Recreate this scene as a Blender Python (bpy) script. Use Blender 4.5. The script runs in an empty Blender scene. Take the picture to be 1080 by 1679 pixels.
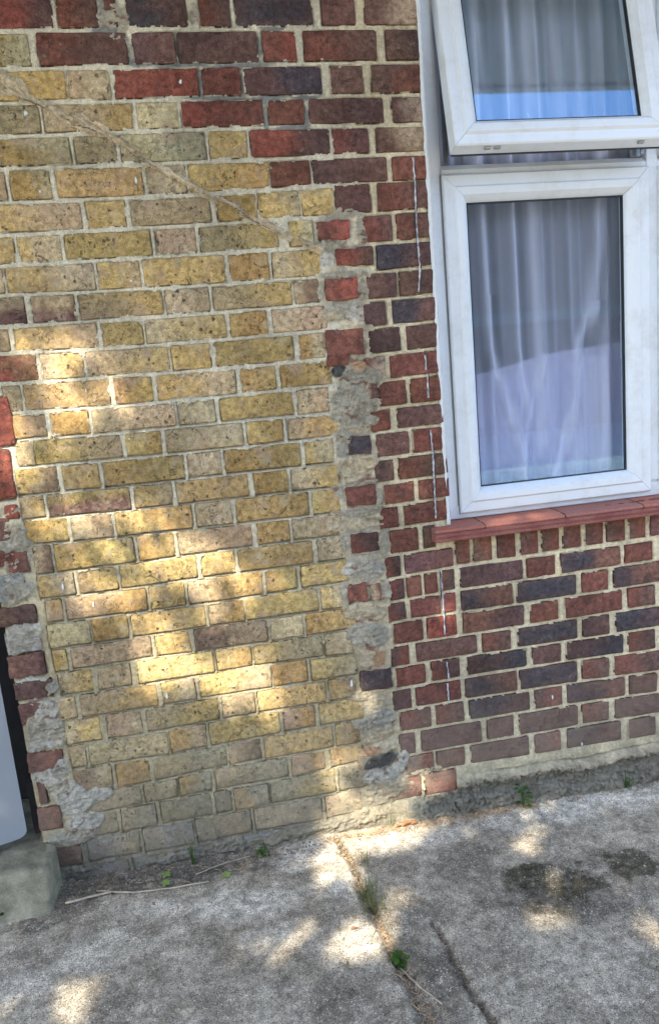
import bpy, bmesh, math, random
import numpy as np
from mathutils import Matrix, Vector
random.seed(7); rng = np.random.default_rng(11)
S = bpy.context.scene
COL = S.collection

# ------------------------------------------------------------------ camera
cam_d = bpy.data.cameras.new('camera'); cam = bpy.data.objects.new('camera', cam_d); COL.objects.link(cam)
CAM_R = [[0.981428, 0.11603, -0.15276], [-0.170204, 0.15939, -0.972433], [-0.088483, 0.980373, 0.176178]]
cam.matrix_world = Matrix.Translation((0, -2.10, 1.43)) @ Matrix(CAM_R).to_4x4()
cam_d.sensor_fit = 'HORIZONTAL'; cam_d.sensor_width = 36.0; cam_d.lens = 1150.0/1080.0*36.0
cam_d.clip_start = 0.02; cam_d.clip_end = 500
S.camera = cam
S.render.resolution_x = 658; S.render.resolution_y = 1024

# ------------------------------------------------------------------ sky and sun
SUN = Vector((-0.42, -0.74, 0.86)).normalized()          # towards the sun
w = bpy.data.worlds.new('World'); S.world = w; w.use_nodes = True
wn = w.node_tree.nodes; wl = w.node_tree.links
sky = wn.new('ShaderNodeTexSky'); sky.sky_type = 'NISHITA'; sky.sun_disc = False
sky.sun_elevation = math.asin(SUN.z); sky.sun_rotation = math.atan2(SUN.x, SUN.y)
sky.air_density = 1.0; sky.dust_density = 1.1; sky.ozone_density = 1.0
bg = wn['Background']; bg.inputs['Strength'].default_value = 0.15
wl.new(sky.outputs[0], bg.inputs['Color'])
sd = bpy.data.lights.new('sun', 'SUN'); sd.energy = 2.5; sd.angle = math.radians(0.6); sd.color = (1.0, 0.90, 0.72)
sun = bpy.data.objects.new('sun', sd); COL.objects.link(sun)
sun.rotation_euler = SUN.to_track_quat('Z', 'Y').to_euler()
S.view_settings.view_transform = 'Standard'; S.view_settings.look = 'None'
S.view_settings.exposure = 2.32; S.view_settings.gamma = 1.0
S.view_settings.use_curve_mapping = False

# ------------------------------------------------------------------ helpers
def link(o, parent=None):
    COL.objects.link(o)
    if parent is not None: o.parent = parent
    return o
def tag(o, label=None, cat=None, group=None, kind=None):
    if label: o['label'] = label
    if cat: o['category'] = cat
    if group: o['group'] = group
    if kind: o['kind'] = kind
    return o
def empty(name, loc, label, cat, group=None):
    o = bpy.data.objects.new(name, None); o.location = loc; o.empty_display_size = .1
    link(o); return tag(o, label, cat, group)
def np_mesh(name, V, F, mat, cols=None, smooth=True, sharp_from=None):
    V = np.asarray(V, np.float32); F = np.asarray(F, np.int32); k = F.shape[1]
    me = bpy.data.meshes.new(name)
    me.vertices.add(len(V)); me.vertices.foreach_set('co', V.ravel())
    me.loops.add(F.size); me.loops.foreach_set('vertex_index', F.ravel())
    me.polygons.add(len(F)); me.polygons.foreach_set('loop_start', np.arange(len(F), dtype=np.int32)*k)
    try: me.polygons.foreach_set('loop_total', np.full(len(F), k, np.int32))
    except Exception: pass
    sm = np.full(len(F), smooth)
    if sharp_from is not None: sm[sharp_from:] = False
    me.polygons.foreach_set('use_smooth', sm)
    me.update(calc_edges=True)
    if cols is not None:
        a = me.color_attributes.new('Col', 'FLOAT_COLOR', 'POINT')
        c = np.ones((len(V), 4), np.float32); c[:, :cols.shape[1]] = cols
        a.data.foreach_set('color', c.ravel())
    me.validate(); me.materials.append(mat); return me
def obj(name, me, parent=None, loc=(0, 0, 0)):
    o = bpy.data.objects.new(name, me); o.location = loc; return link(o, parent)
class MB:
    def __init__(s): s.bm = bmesh.new()
    def box(s, a, b, bevel=0, seg=1):
        r = bmesh.ops.create_cube(s.bm, size=1)
        for v in r['verts']:
            v.co = Vector([(a[i]+b[i])/2 + v.co[i]*abs(b[i]-a[i]) for i in range(3)])
        if bevel:
            es = list({e for v in r['verts'] for e in v.link_edges})
            bmesh.ops.bevel(s.bm, geom=es, offset=bevel, segments=seg, affect='EDGES', profile=.5)
        return s
    def poly(s, pts):
        return s.bm.faces.new([s.bm.verts.new(p) for p in pts])
    def prism(s, prof, axis_from, axis_to):
        # prof: list of (y,z); extruded along x
        A = [s.bm.verts.new((axis_from, y, z)) for y, z in prof]; B = [s.bm.verts.new((axis_to, y, z)) for y, z in prof]
        n = len(prof)
        for i in range(n): s.bm.faces.new((A[i], A[(i+1) % n], B[(i+1) % n], B[i]))
        s.bm.faces.new(A[::-1]); s.bm.faces.new(B); return s
    def tube(s, pts, rad, n=6):
        pts = [Vector(p) for p in pts]; rings = []
        for i, p in enumerate(pts):
            d = (pts[min(i+1, len(pts)-1)] - pts[max(i-1, 0)]).normalized()
            u = d.cross(Vector((0, 0, 1)) if abs(d.z) < .9 else Vector((1, 0, 0))).normalized(); v = d.cross(u)
            r = rad[i] if isinstance(rad, (list, tuple)) else rad
            rings.append([s.bm.verts.new(p + (u*math.cos(2*math.pi*k/n) + v*math.sin(2*math.pi*k/n))*r) for k in range(n)])
        for a, b in zip(rings, rings[1:]):
            for k in range(n): s.bm.faces.new((a[k], a[(k+1) % n], b[(k+1) % n], b[k]))
        s.bm.faces.new(rings[0][::-1]); s.bm.faces.new(rings[-1]); return s
    def build(s, name, mat, parent=None, loc=(0, 0, 0), smooth=False, col=None):
        bmesh.ops.recalc_face_normals(s.bm, faces=s.bm.faces)
        me = bpy.data.meshes.new(name)
        if smooth:
            for f in s.bm.faces: f.smooth = True
        s.bm.to_mesh(me); s.bm.free(); me.materials.append(mat)
        if col is not None:
            a = me.color_attributes.new('Col', 'FLOAT_COLOR', 'POINT')
            a.data.foreach_set('color', np.tile(np.array(list(col)+[1], np.float32), len(me.vertices)))
        return obj(name, me, parent, loc)

def vnoise(x, y, seed=0):
    "smooth value noise, -1..1"
    r = np.random.default_rng(seed).random((256, 256))*2-1
    xi = np.floor(x).astype(int); yi = np.floor(y).astype(int); fx = x-xi; fy = y-yi
    fx = fx*fx*(3-2*fx); fy = fy*fy*(3-2*fy)
    a = r[xi % 256, yi % 256]; b = r[(xi+1) % 256, yi % 256]; c = r[xi % 256, (yi+1) % 256]; d = r[(xi+1) % 256, (yi+1) % 256]
    return (a*(1-fx)+b*fx)*(1-fy)+(c*(1-fx)+d*fx)*fy
def fbm(x, y, f, seed=0, oct=4, gain=.55):
    o = 0; a = 1; t = 0
    for i in range(oct): o = o+a*vnoise(x*f, y*f, seed+i*7); t += a; a *= gain; f *= 2.03
    return o/t

# ------------------------------------------------------------------ materials
class NT:
    def __init__(s, name):
        s.m = bpy.data.materials.new(name); s.m.use_nodes = True; s.t = s.m.node_tree; s.n = s.t.nodes; s.l = s.t.links
        s.b = s.n['Principled BSDF']; s.out = s.n['Material Output']
    def add(s, t, **k):
        n = s.n.new(t)
        for a, v in k.items():
            if a.startswith('i_'): 
                key = a[2:]; key = int(key) if key.isdigit() else key.replace('_', ' ')
                s.put(n.inputs[key], v)
            else: setattr(n, a, v)
        return n
    def put(s, sock, v):
        if hasattr(v, 'is_output') or isinstance(v, bpy.types.NodeSocket): s.l.new(v, sock)
        else:
            if isinstance(v, tuple) and len(v) == 3 and sock.type == 'RGBA': v = v+(1,)
            sock.default_value = v
    def math(s, op, a, b=0, c=None, clamp=False):
        n = s.n.new('ShaderNodeMath'); n.operation = op; n.use_clamp = clamp; s.put(n.inputs[0], a); s.put(n.inputs[1], b)
        if c is not None: s.put(n.inputs[2], c)
        return n.outputs[0]
    def mix(s, f, a, b, mode='MIX'):
        n = s.n.new('ShaderNodeMix'); n.data_type = 'RGBA'; n.blend_type = mode; s.put(n.inputs[0], f); s.put(n.inputs[6], a); s.put(n.inputs[7], b); return n.outputs[2]
    def noise(s, vec, scale, detail=4, rough=.55, out=0, dist=0):
        n = s.add('ShaderNodeTexNoise'); s.put(n.inputs['Vector'], vec); n.inputs['Scale'].default_value = scale
        n.inputs['Detail'].default_value = detail; n.inputs['Roughness'].default_value = rough; n.inputs['Distortion'].default_value = dist
        return n.outputs[out]
    def vor(s, vec, scale, out='Distance', rnd=1.0):
        n = s.add('ShaderNodeTexVoronoi'); s.put(n.inputs['Vector'], vec); n.inputs['Scale'].default_value = scale; n.inputs['Randomness'].default_value = rnd
        return n.outputs[out]
    def rng(s, v, a, b, c=0., d=1., smooth=True):
        n = s.n.new('ShaderNodeMapRange'); n.interpolation_type = 'SMOOTHSTEP' if smooth else 'LINEAR'; s.put(n.inputs[0], v)
        for i, x in enumerate((a, b, c, d)): s.put(n.inputs[i+1], x)
        return n.outputs[0]
    def pos(s): return s.add('ShaderNodeNewGeometry').outputs['Position']
    def col(s, name='Col'): return s.add('ShaderNodeAttribute', attribute_name=name).outputs['Color']
    def bump(s, h, strength, dist, prev=None):
        n = s.add('ShaderNodeBump'); s.put(n.inputs['Height'], h); n.inputs['Strength'].default_value = strength; n.inputs['Distance'].default_value = dist
        if prev is not None: s.l.new(prev, n.inputs['Normal'])
        return n.outputs[0]
    def fin(s, col, rough=.9, normal=None, spec=.3):
        s.put(s.b.inputs['Base Color'], col); s.put(s.b.inputs['Roughness'], rough); s.b.inputs['Specular IOR Level'].default_value = spec
        if normal is not None: s.l.new(normal, s.b.inputs['Normal'])
        return s.m
def plain(name, c, rough=.6, metal=0, spec=.5, var=.12, scale=30):
    t = NT(name); p = t.pos(); n = t.noise(p, scale, 5)
    f = t.rng(n, .25, .75, 1-var, 1+var)
    cc = t.mix(1.0, tuple(c), f, 'MULTIPLY')
    t.b.inputs['Metallic'].default_value = metal
    return t.fin(cc, rough, t.bump(t.noise(p, scale*6, 3), .15, .002), spec)

def brick_mat(name, stock):
    t = NT(name); p = t.pos(); c = t.col()
    fine = t.noise(p, 420, 3, .7); mid = t.noise(p, 62, 5, .6); big = t.noise(p, 17, 4, .6)
    sand = t.noise(p, 900, 2, .6)
    k = t.math('MULTIPLY', t.rng(mid, .28, .72, .62, 1.36), t.rng(fine, .32, .68, .72, 1.28))
    k = t.math('MULTIPLY', k, t.rng(sand, .35, .65, .9, 1.1))
    c = t.mix(1.0, c, k, 'MULTIPLY')
    if stock:
        # drifting hue: iron stains and pale lime wash
        c = t.mix(t.rng(big, .53, .68, 0, .55), c, (.37, .27, .21))
        c = t.mix(t.rng(t.noise(p, 23, 5, .65), .54, .70, 0, .6), c, (.44, .40, .29))
        c = t.mix(t.rng(t.noise(p, 31, 4, .6, dist=.5), .56, .7, 0, .45), c, (.36, .235, .11))
        # burnt ash pits
        v = t.add('ShaderNodeTexVoronoi'); t.put(v.inputs['Vector'], t.mix(.012, p, t.noise(p, 160, 2, out=1))); v.inputs['Scale'].default_value = 78
        r = t.math('POWER', t.add('ShaderNodeSeparateColor', i_0=v.outputs['Color']).outputs[0], 4.0)
        pit = t.rng(v.outputs['Distance'], t.math('MULTIPLY', r, .36), t.math('MULTIPLY', r, .46), 1, 0)
        v2 = t.add('ShaderNodeTexVoronoi'); t.put(v2.inputs['Vector'], p); v2.inputs['Scale'].default_value = 210
        r2 = t.math('POWER', t.add('ShaderNodeSeparateColor', i_0=v2.outputs['Color']).outputs[1], 4)
        pit2 = t.rng(v2.outputs['Distance'], t.math('MULTIPLY', r2, .28), t.math('MULTIPLY', r2, .4), 1, 0)
        pits = t.math('MULTIPLY', t.math('MAXIMUM', pit, t.math('MULTIPLY', pit2, .8)), t.rng(t.noise(p, 13, 3), .40, .56, .1, 1))
        c = t.mix(t.math('MULTIPLY', pits, .85), c, (.055, .045, .035))
        h = t.math('SUBTRACT', t.math('MULTIPLY_ADD', mid, 1.2, t.math('MULTIPLY', fine, .5)), t.math('MULTIPLY', pits, 1.2))
    else:
        # pale bloom of salts, soot
        c = t.mix(t.rng(t.noise(p, 42, 5, .75), .57, .74, 0, .5), c, (.33, .25, .21))
        c = t.mix(t.rng(t.noise(p, 19, 3, .6), .52, .68, 0, .6), c, (.085, .045, .042))
        c = t.mix(t.rng(t.noise(p, 520, 2, .6), .68, .76, 0, .7), c, (.42, .36, .30))
        wr = t.add('ShaderNodeTexWave', bands_direction='Z'); wr.wave_type = 'BANDS'
        t.put(wr.inputs['Vector'], p); wr.inputs['Scale'].default_value = 22; wr.inputs['Distortion'].default_value = 9; wr.inputs['Detail'].default_value = 4; wr.inputs['Detail Scale'].default_value = 3
        h = t.math('ADD', t.math('MULTIPLY_ADD', mid, 1.2, t.math('MULTIPLY', fine, .8)), t.math('MULTIPLY', wr.outputs['Color'], .22))
    rd = t.math('ABSOLUTE', t.math('SUBTRACT', t.noise(p, 27, 3, .6, dist=1.2), .5)); cr = t.math('MULTIPLY', t.rng(rd, .004, .012, 1, 0), t.rng(t.noise(p, 21, 2), .52, .6))
    c = t.mix(t.math('MULTIPLY', cr, .7), c, (.07, .05, .04)); h = t.math('SUBTRACT', h, t.math('MULTIPLY', cr, 1.3))
    c = t.mix(1.0, c, t.rng(t.noise(p, 3.3, 7, .72), .36, .60, .76, 1.12), 'MULTIPLY')
    # dust and algae gather low on the wall
    z = t.add('ShaderNodeSeparateXYZ', i_0=p).outputs[2]
    g = t.math('MULTIPLY', t.rng(z, .05, .52, 1, 0), t.rng(t.noise(p, 11, 5, .7), .3, .6, .25, .8))
    c = t.mix(g, c, (.20, .18, .13) if stock else (.22, .17, .13))
    # mortar dust wiped over the faces
    c = t.mix(t.rng(t.noise(p, 30, 6, .75), .56, .78, 0, .6 if stock else .35), c, (.46, .41, .29))
    nb = t.bump(h, .9, .0035)
    return t.fin(c, .93, nb, .2)
M_STOCK = brick_mat('stock_brick', True); M_RED = brick_mat('red_brick', False)

t = NT('lime_mortar'); p = t.pos(); c = t.col()
k = t.math('MULTIPLY', t.rng(t.noise(p, 75, 5, .65), .25, .75, .76, 1.24), t.rng(t.noise(p, 600, 2, .6), .3, .7, .82, 1.18))
c = t.mix(1.0, c, k, 'MULTIPLY')
c = t.mix(t.rng(t.noise(p, 26, 5, .7), .56, .72, 0, .42), c, (.20, .19, .155))
c = t.mix(1.0, c, t.rng(t.noise(p, 3.3, 7, .72), .36, .60, .76, 1.12), 'MULTIPLY')
c = t.mix(t.rng(t.noise(p, 8, 6, .75), .52, .70, 0, .5), c, (.36, .33, .25))
z = t.add('ShaderNodeSeparateXYZ', i_0=p).outputs[2]
c = t.mix(t.math('MULTIPLY', t.rng(z, .0, .35, 1, 0), t.rng(t.noise(p, 14, 5, .7), .35, .62, .1, .6)), c, (.17, .155, .115))
c = t.mix(t.rng(t.noise(p, 330, 2), .66, .74, 0, .6), c, (.10, .09, .075))
h = t.math('ADD', t.noise(p, 190, 5, .75), t.math('MULTIPLY', t.noise(p, 700, 2), .5))
M_MORTAR = t.fin(c, .95, t.bump(h, 1.0, .005), .15)

t = NT('old_concrete'); p = t.pos(); c = t.col()
base = t.mix(t.rng(t.noise(p, 5, 8, .78), .38, .62), (.245, .207, .152), (.45, .392, .30))
at = t.add('ShaderNodeAttribute', attribute_name='Col'); sep = t.add('ShaderNodeSeparateColor', i_0=at.outputs['Color'])
pale, dark, moss = sep.outputs[0], sep.outputs[1], sep.outputs[2]
br = t.noise(p, 42, 6, .75)
c = t.mix(t.math('MULTIPLY', pale, t.rng(br, .36, .6, .25, 1)), base, (.76, .70, .58))
c = t.mix(t.math('MULTIPLY', dark, t.rng(br, .36, .62, .95, .45)), c, (.095, .080, .060))
c = t.mix(t.math('MULTIPLY', t.rng(t.math('ADD', moss, t.math('MULTIPLY_ADD', t.noise(p, 34, 8, .85), 3.0, -1.6)), .25, .75), .85), c, t.mix(t.rng(t.noise(p, 130, 3), .4, .6), (.045, .037, .024), (.08, .073, .035)))
va = t.add('ShaderNodeTexVoronoi'); t.put(va.inputs['Vector'], p); va.inputs['Scale'].default_value = 230
ag = t.add('ShaderNodeSeparateColor', i_0=va.outputs['Color'])
sp = t.math('MULTIPLY', t.rng(va.outputs['Distance'], .25, .45, 1, 0), t.math('MULTIPLY', t.rng(ag.outputs[0], .66, .78, 0, 1), t.rng(t.noise(p, 6, 5, .7), .38, .58, .25, 1)))
sdk = t.math('MULTIPLY', t.rng(va.outputs['Distance'], .3, .5, 1, 0), t.rng(ag.outputs[1], .62, .8, 0, 1))
notm = t.math('SUBTRACT', 1, t.math('MULTIPLY', moss, .8), clamp=True)
c = t.mix(t.math('MULTIPLY', t.math('MULTIPLY', sp, .95), notm), c, (.66, .63, .57))
c = t.mix(t.math('MULTIPLY', sdk, .72), c, (.05, .047, .04))
vb = t.add('ShaderNodeTexVoronoi'); t.put(vb.inputs['Vector'], p); vb.inputs['Scale'].default_value = 110
bg2 = t.add('ShaderNodeSeparateColor', i_0=vb.outputs['Color'])
c = t.mix(t.math('MULTIPLY', t.rng(vb.outputs['Distance'], .22, .42, 1, 0), t.rng(bg2.outputs[0], .86, .93, 0, .6)), c, (.50, .47, .40))
c = t.mix(1.0, c, t.rng(t.noise(p, 300, 4, .85), .32, .68, .45, 1.6), 'MULTIPLY')
c = t.mix(1.0, c, t.rng(t.noise(p, 28, 6, .85), .3, .7, .55, 1.5), 'MULTIPLY')
h = t.math('ADD', t.math('MULTIPLY', t.noise(p, 260, 5, .8), 1.2), t.math('SUBTRACT', t.math('MULTIPLY', sp, .5), t.math('MULTIPLY', sdk, .6)))
M_CONC = t.fin(c, .92, t.bump(h, .9, .004, t.bump(t.noise(p, 45, 5, .7), .5, .006)), .25)

t = NT('step_stone'); p = t.pos()
c = t.mix(t.rng(t.noise(p, 14, 6, .7), .3, .7), (.13, .125, .09), (.30, .28, .205))
c = t.mix(1.0, c, t.rng(t.noise(p, 350, 3, .7), .3, .7, .8, 1.2), 'MULTIPLY')
M_STONE = t.fin(c, .9, t.bump(t.noise(p, 220, 6, .7), .6, .003), .2)

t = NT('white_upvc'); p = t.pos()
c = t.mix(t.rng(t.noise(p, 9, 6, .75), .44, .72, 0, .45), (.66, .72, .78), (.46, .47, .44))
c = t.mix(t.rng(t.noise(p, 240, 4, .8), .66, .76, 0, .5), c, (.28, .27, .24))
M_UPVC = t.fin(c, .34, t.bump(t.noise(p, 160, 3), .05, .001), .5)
t = NT('white_paint'); p = t.pos()
c = t.mix(t.rng(t.noise(p, 60, 6, .75), .5, .75, 0, .45), (.64, .68, .71), (.38, .38, .34))
M_PAINT = t.fin(c, .55, t.bump(t.noise(p, 120, 5), .4, .002), .4)
M_BEAD = plain('sealant', (.40, .39, .42), .8, var=.6, scale=60)
M_CREVICE = plain('crevice', (.10, .075, .05), .95)
M_GASKET = plain('black_gasket', (.02, .02, .022), .5)
M_SHADOWLINE = plain('shadow_seam', (.16, .15, .13), .9)
M_METAL = plain('steel_stay', (.33, .33, .32), .35, 1)
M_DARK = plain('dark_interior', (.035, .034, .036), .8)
M_ROOM = plain('room_plaster', (.30, .29, .28), .8)
M_PANEL = plain('grey_painted_panel', (.27, .30, .33), .35, 0, .5, .05, 4)
t = NT('red_tile'); p = t.pos(); c = t.col()
c = t.mix(t.rng(t.noise(p, 13, 5, .6), .35, .68, 0, .6), c, (.30, .13, .10))
c = t.mix(1.0, c, t.rng(t.noise(p, 130, 5, .7), .3, .7, .8, 1.2), 'MULTIPLY')
c = t.mix(t.rng(t.noise(p, 70, 6, .75), .6, .72, 0, .45), c, (.36, .30, .25))
M_TILE = t.fin(c, .62, t.bump(t.noise(p, 200, 4), .3, .0015), .4)

t = NT('window_glass')
for x in list(t.n): 
    if x != t.out: t.n.remove(x)
tr = t.add('ShaderNodeBsdfTransparent'); tr.inputs[0].default_value = (.97, .98, .98, 1)
gl = t.add('ShaderNodeBsdfGlossy'); gl.inputs['Roughness'].default_value = .012; gl.inputs[0].default_value = (.36, .68, 1.0, 1)
fr = t.add('ShaderNodeLayerWeight'); fr.inputs[0].default_value = .5; fr_ = t.math('MULTIPLY_ADD', t.math('POWER', fr.outputs['Facing'], 5), .88, .12)
mx = t.add('ShaderNodeMixShader'); t.l.new(fr_, mx.inputs[0]); t.l.new(tr.outputs[0], mx.inputs[1]); t.l.new(gl.outputs[0], mx.inputs[2]); t.l.new(mx.outputs[0], t.out.inputs[0])
M_GLASS = t.m

def sheer(name, colr, base_alpha):
    t = NT(name); t.n.remove(t.b)
    df = t.add('ShaderNodeBsdfDiffuse'); df.inputs[0].default_value = colr+(1,)
    tl = t.add('ShaderNodeBsdfTranslucent'); tl.inputs[0].default_value = colr+(1,)
    m1 = t.add('ShaderNodeMixShader'); m1.inputs[0].default_value = .2; t.l.new(df.outputs[0], m1.inputs[1]); t.l.new(tl.outputs[0], m1.inputs[2])
    tr = t.add('ShaderNodeBsdfTransparent'); lw = t.add('ShaderNodeLayerWeight'); lw.inputs[0].default_value = .3
    at = t.add('ShaderNodeSeparateColor', i_0=t.col()).outputs[0]
    wv = t.noise(t.pos(), 900, 1)
    a = t.math('ADD', at, t.math('MULTIPLY', lw.outputs['Facing'], .5)); a = t.math('ADD', a, t.math('MULTIPLY_ADD', wv, .12, -.06), clamp=True)
    m2 = t.add('ShaderNodeMixShader'); t.l.new(a, m2.inputs[0]); t.l.new(tr.outputs[0], m2.inputs[1]); t.l.new(m1.outputs[0], m2.inputs[2]); t.l.new(m2.outputs[0], t.out.inputs[0])
    return t.m
M_NET = sheer('net_voile', (.80, .83, 1.0), .3)
M_CLOTH = plain('lilac_cloth', (.76, .77, 1.0), .9, 0, .2, .06, 20)

def leafmat(name, a, b, trans=.4):
    t = NT(name); p = t.pos(); t.n.remove(t.b)
    c = t.mix(t.rng(t.noise(p, 7, 4), .35, .65), a, b)
    df = t.add('ShaderNodeBsdfDiffuse'); tl = t.add('ShaderNodeBsdfTranslucent'); t.l.new(c, df.inputs[0]); t.l.new(c, tl.inputs[0])
    m = t.add('ShaderNodeMixShader'); m.inputs[0].default_value = trans; t.l.new(df.outputs[0], m.inputs[1]); t.l.new(tl.outputs[0], m.inputs[2]); t.l.new(m.outputs[0], t.out.inputs[0])
    return t.m
M_LEAF = leafmat('tree_leaves', (.045, .085, .02), (.08, .12, .035), .25)
M_WEED = leafmat('weed_leaves', (.045, .11, .02), (.09, .17, .04))
M_GRASS = leafmat('grass_blades', (.09, .17, .04), (.20, .22, .09))
M_PALELEAF = leafmat('pale_green_leaf', (.17, .26, .07), (.26, .34, .10), .1)
M_DRY = plain('dry_leaf', (.36, .15, .06), .8, var=.4, scale=60)
M_STRAW = plain('dry_straw', (.42, .30, .18), .9, var=.5, scale=40)
M_TWIG = plain('bleached_twig', (.38, .32, .24), .9, var=.3, scale=60)
M_MOSS = leafmat('moss', (.02, .035, .01), (.06, .09, .02), .1)
M_BARK = plain('bark', (.12, .09, .065), .95, var=.4)

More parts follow.
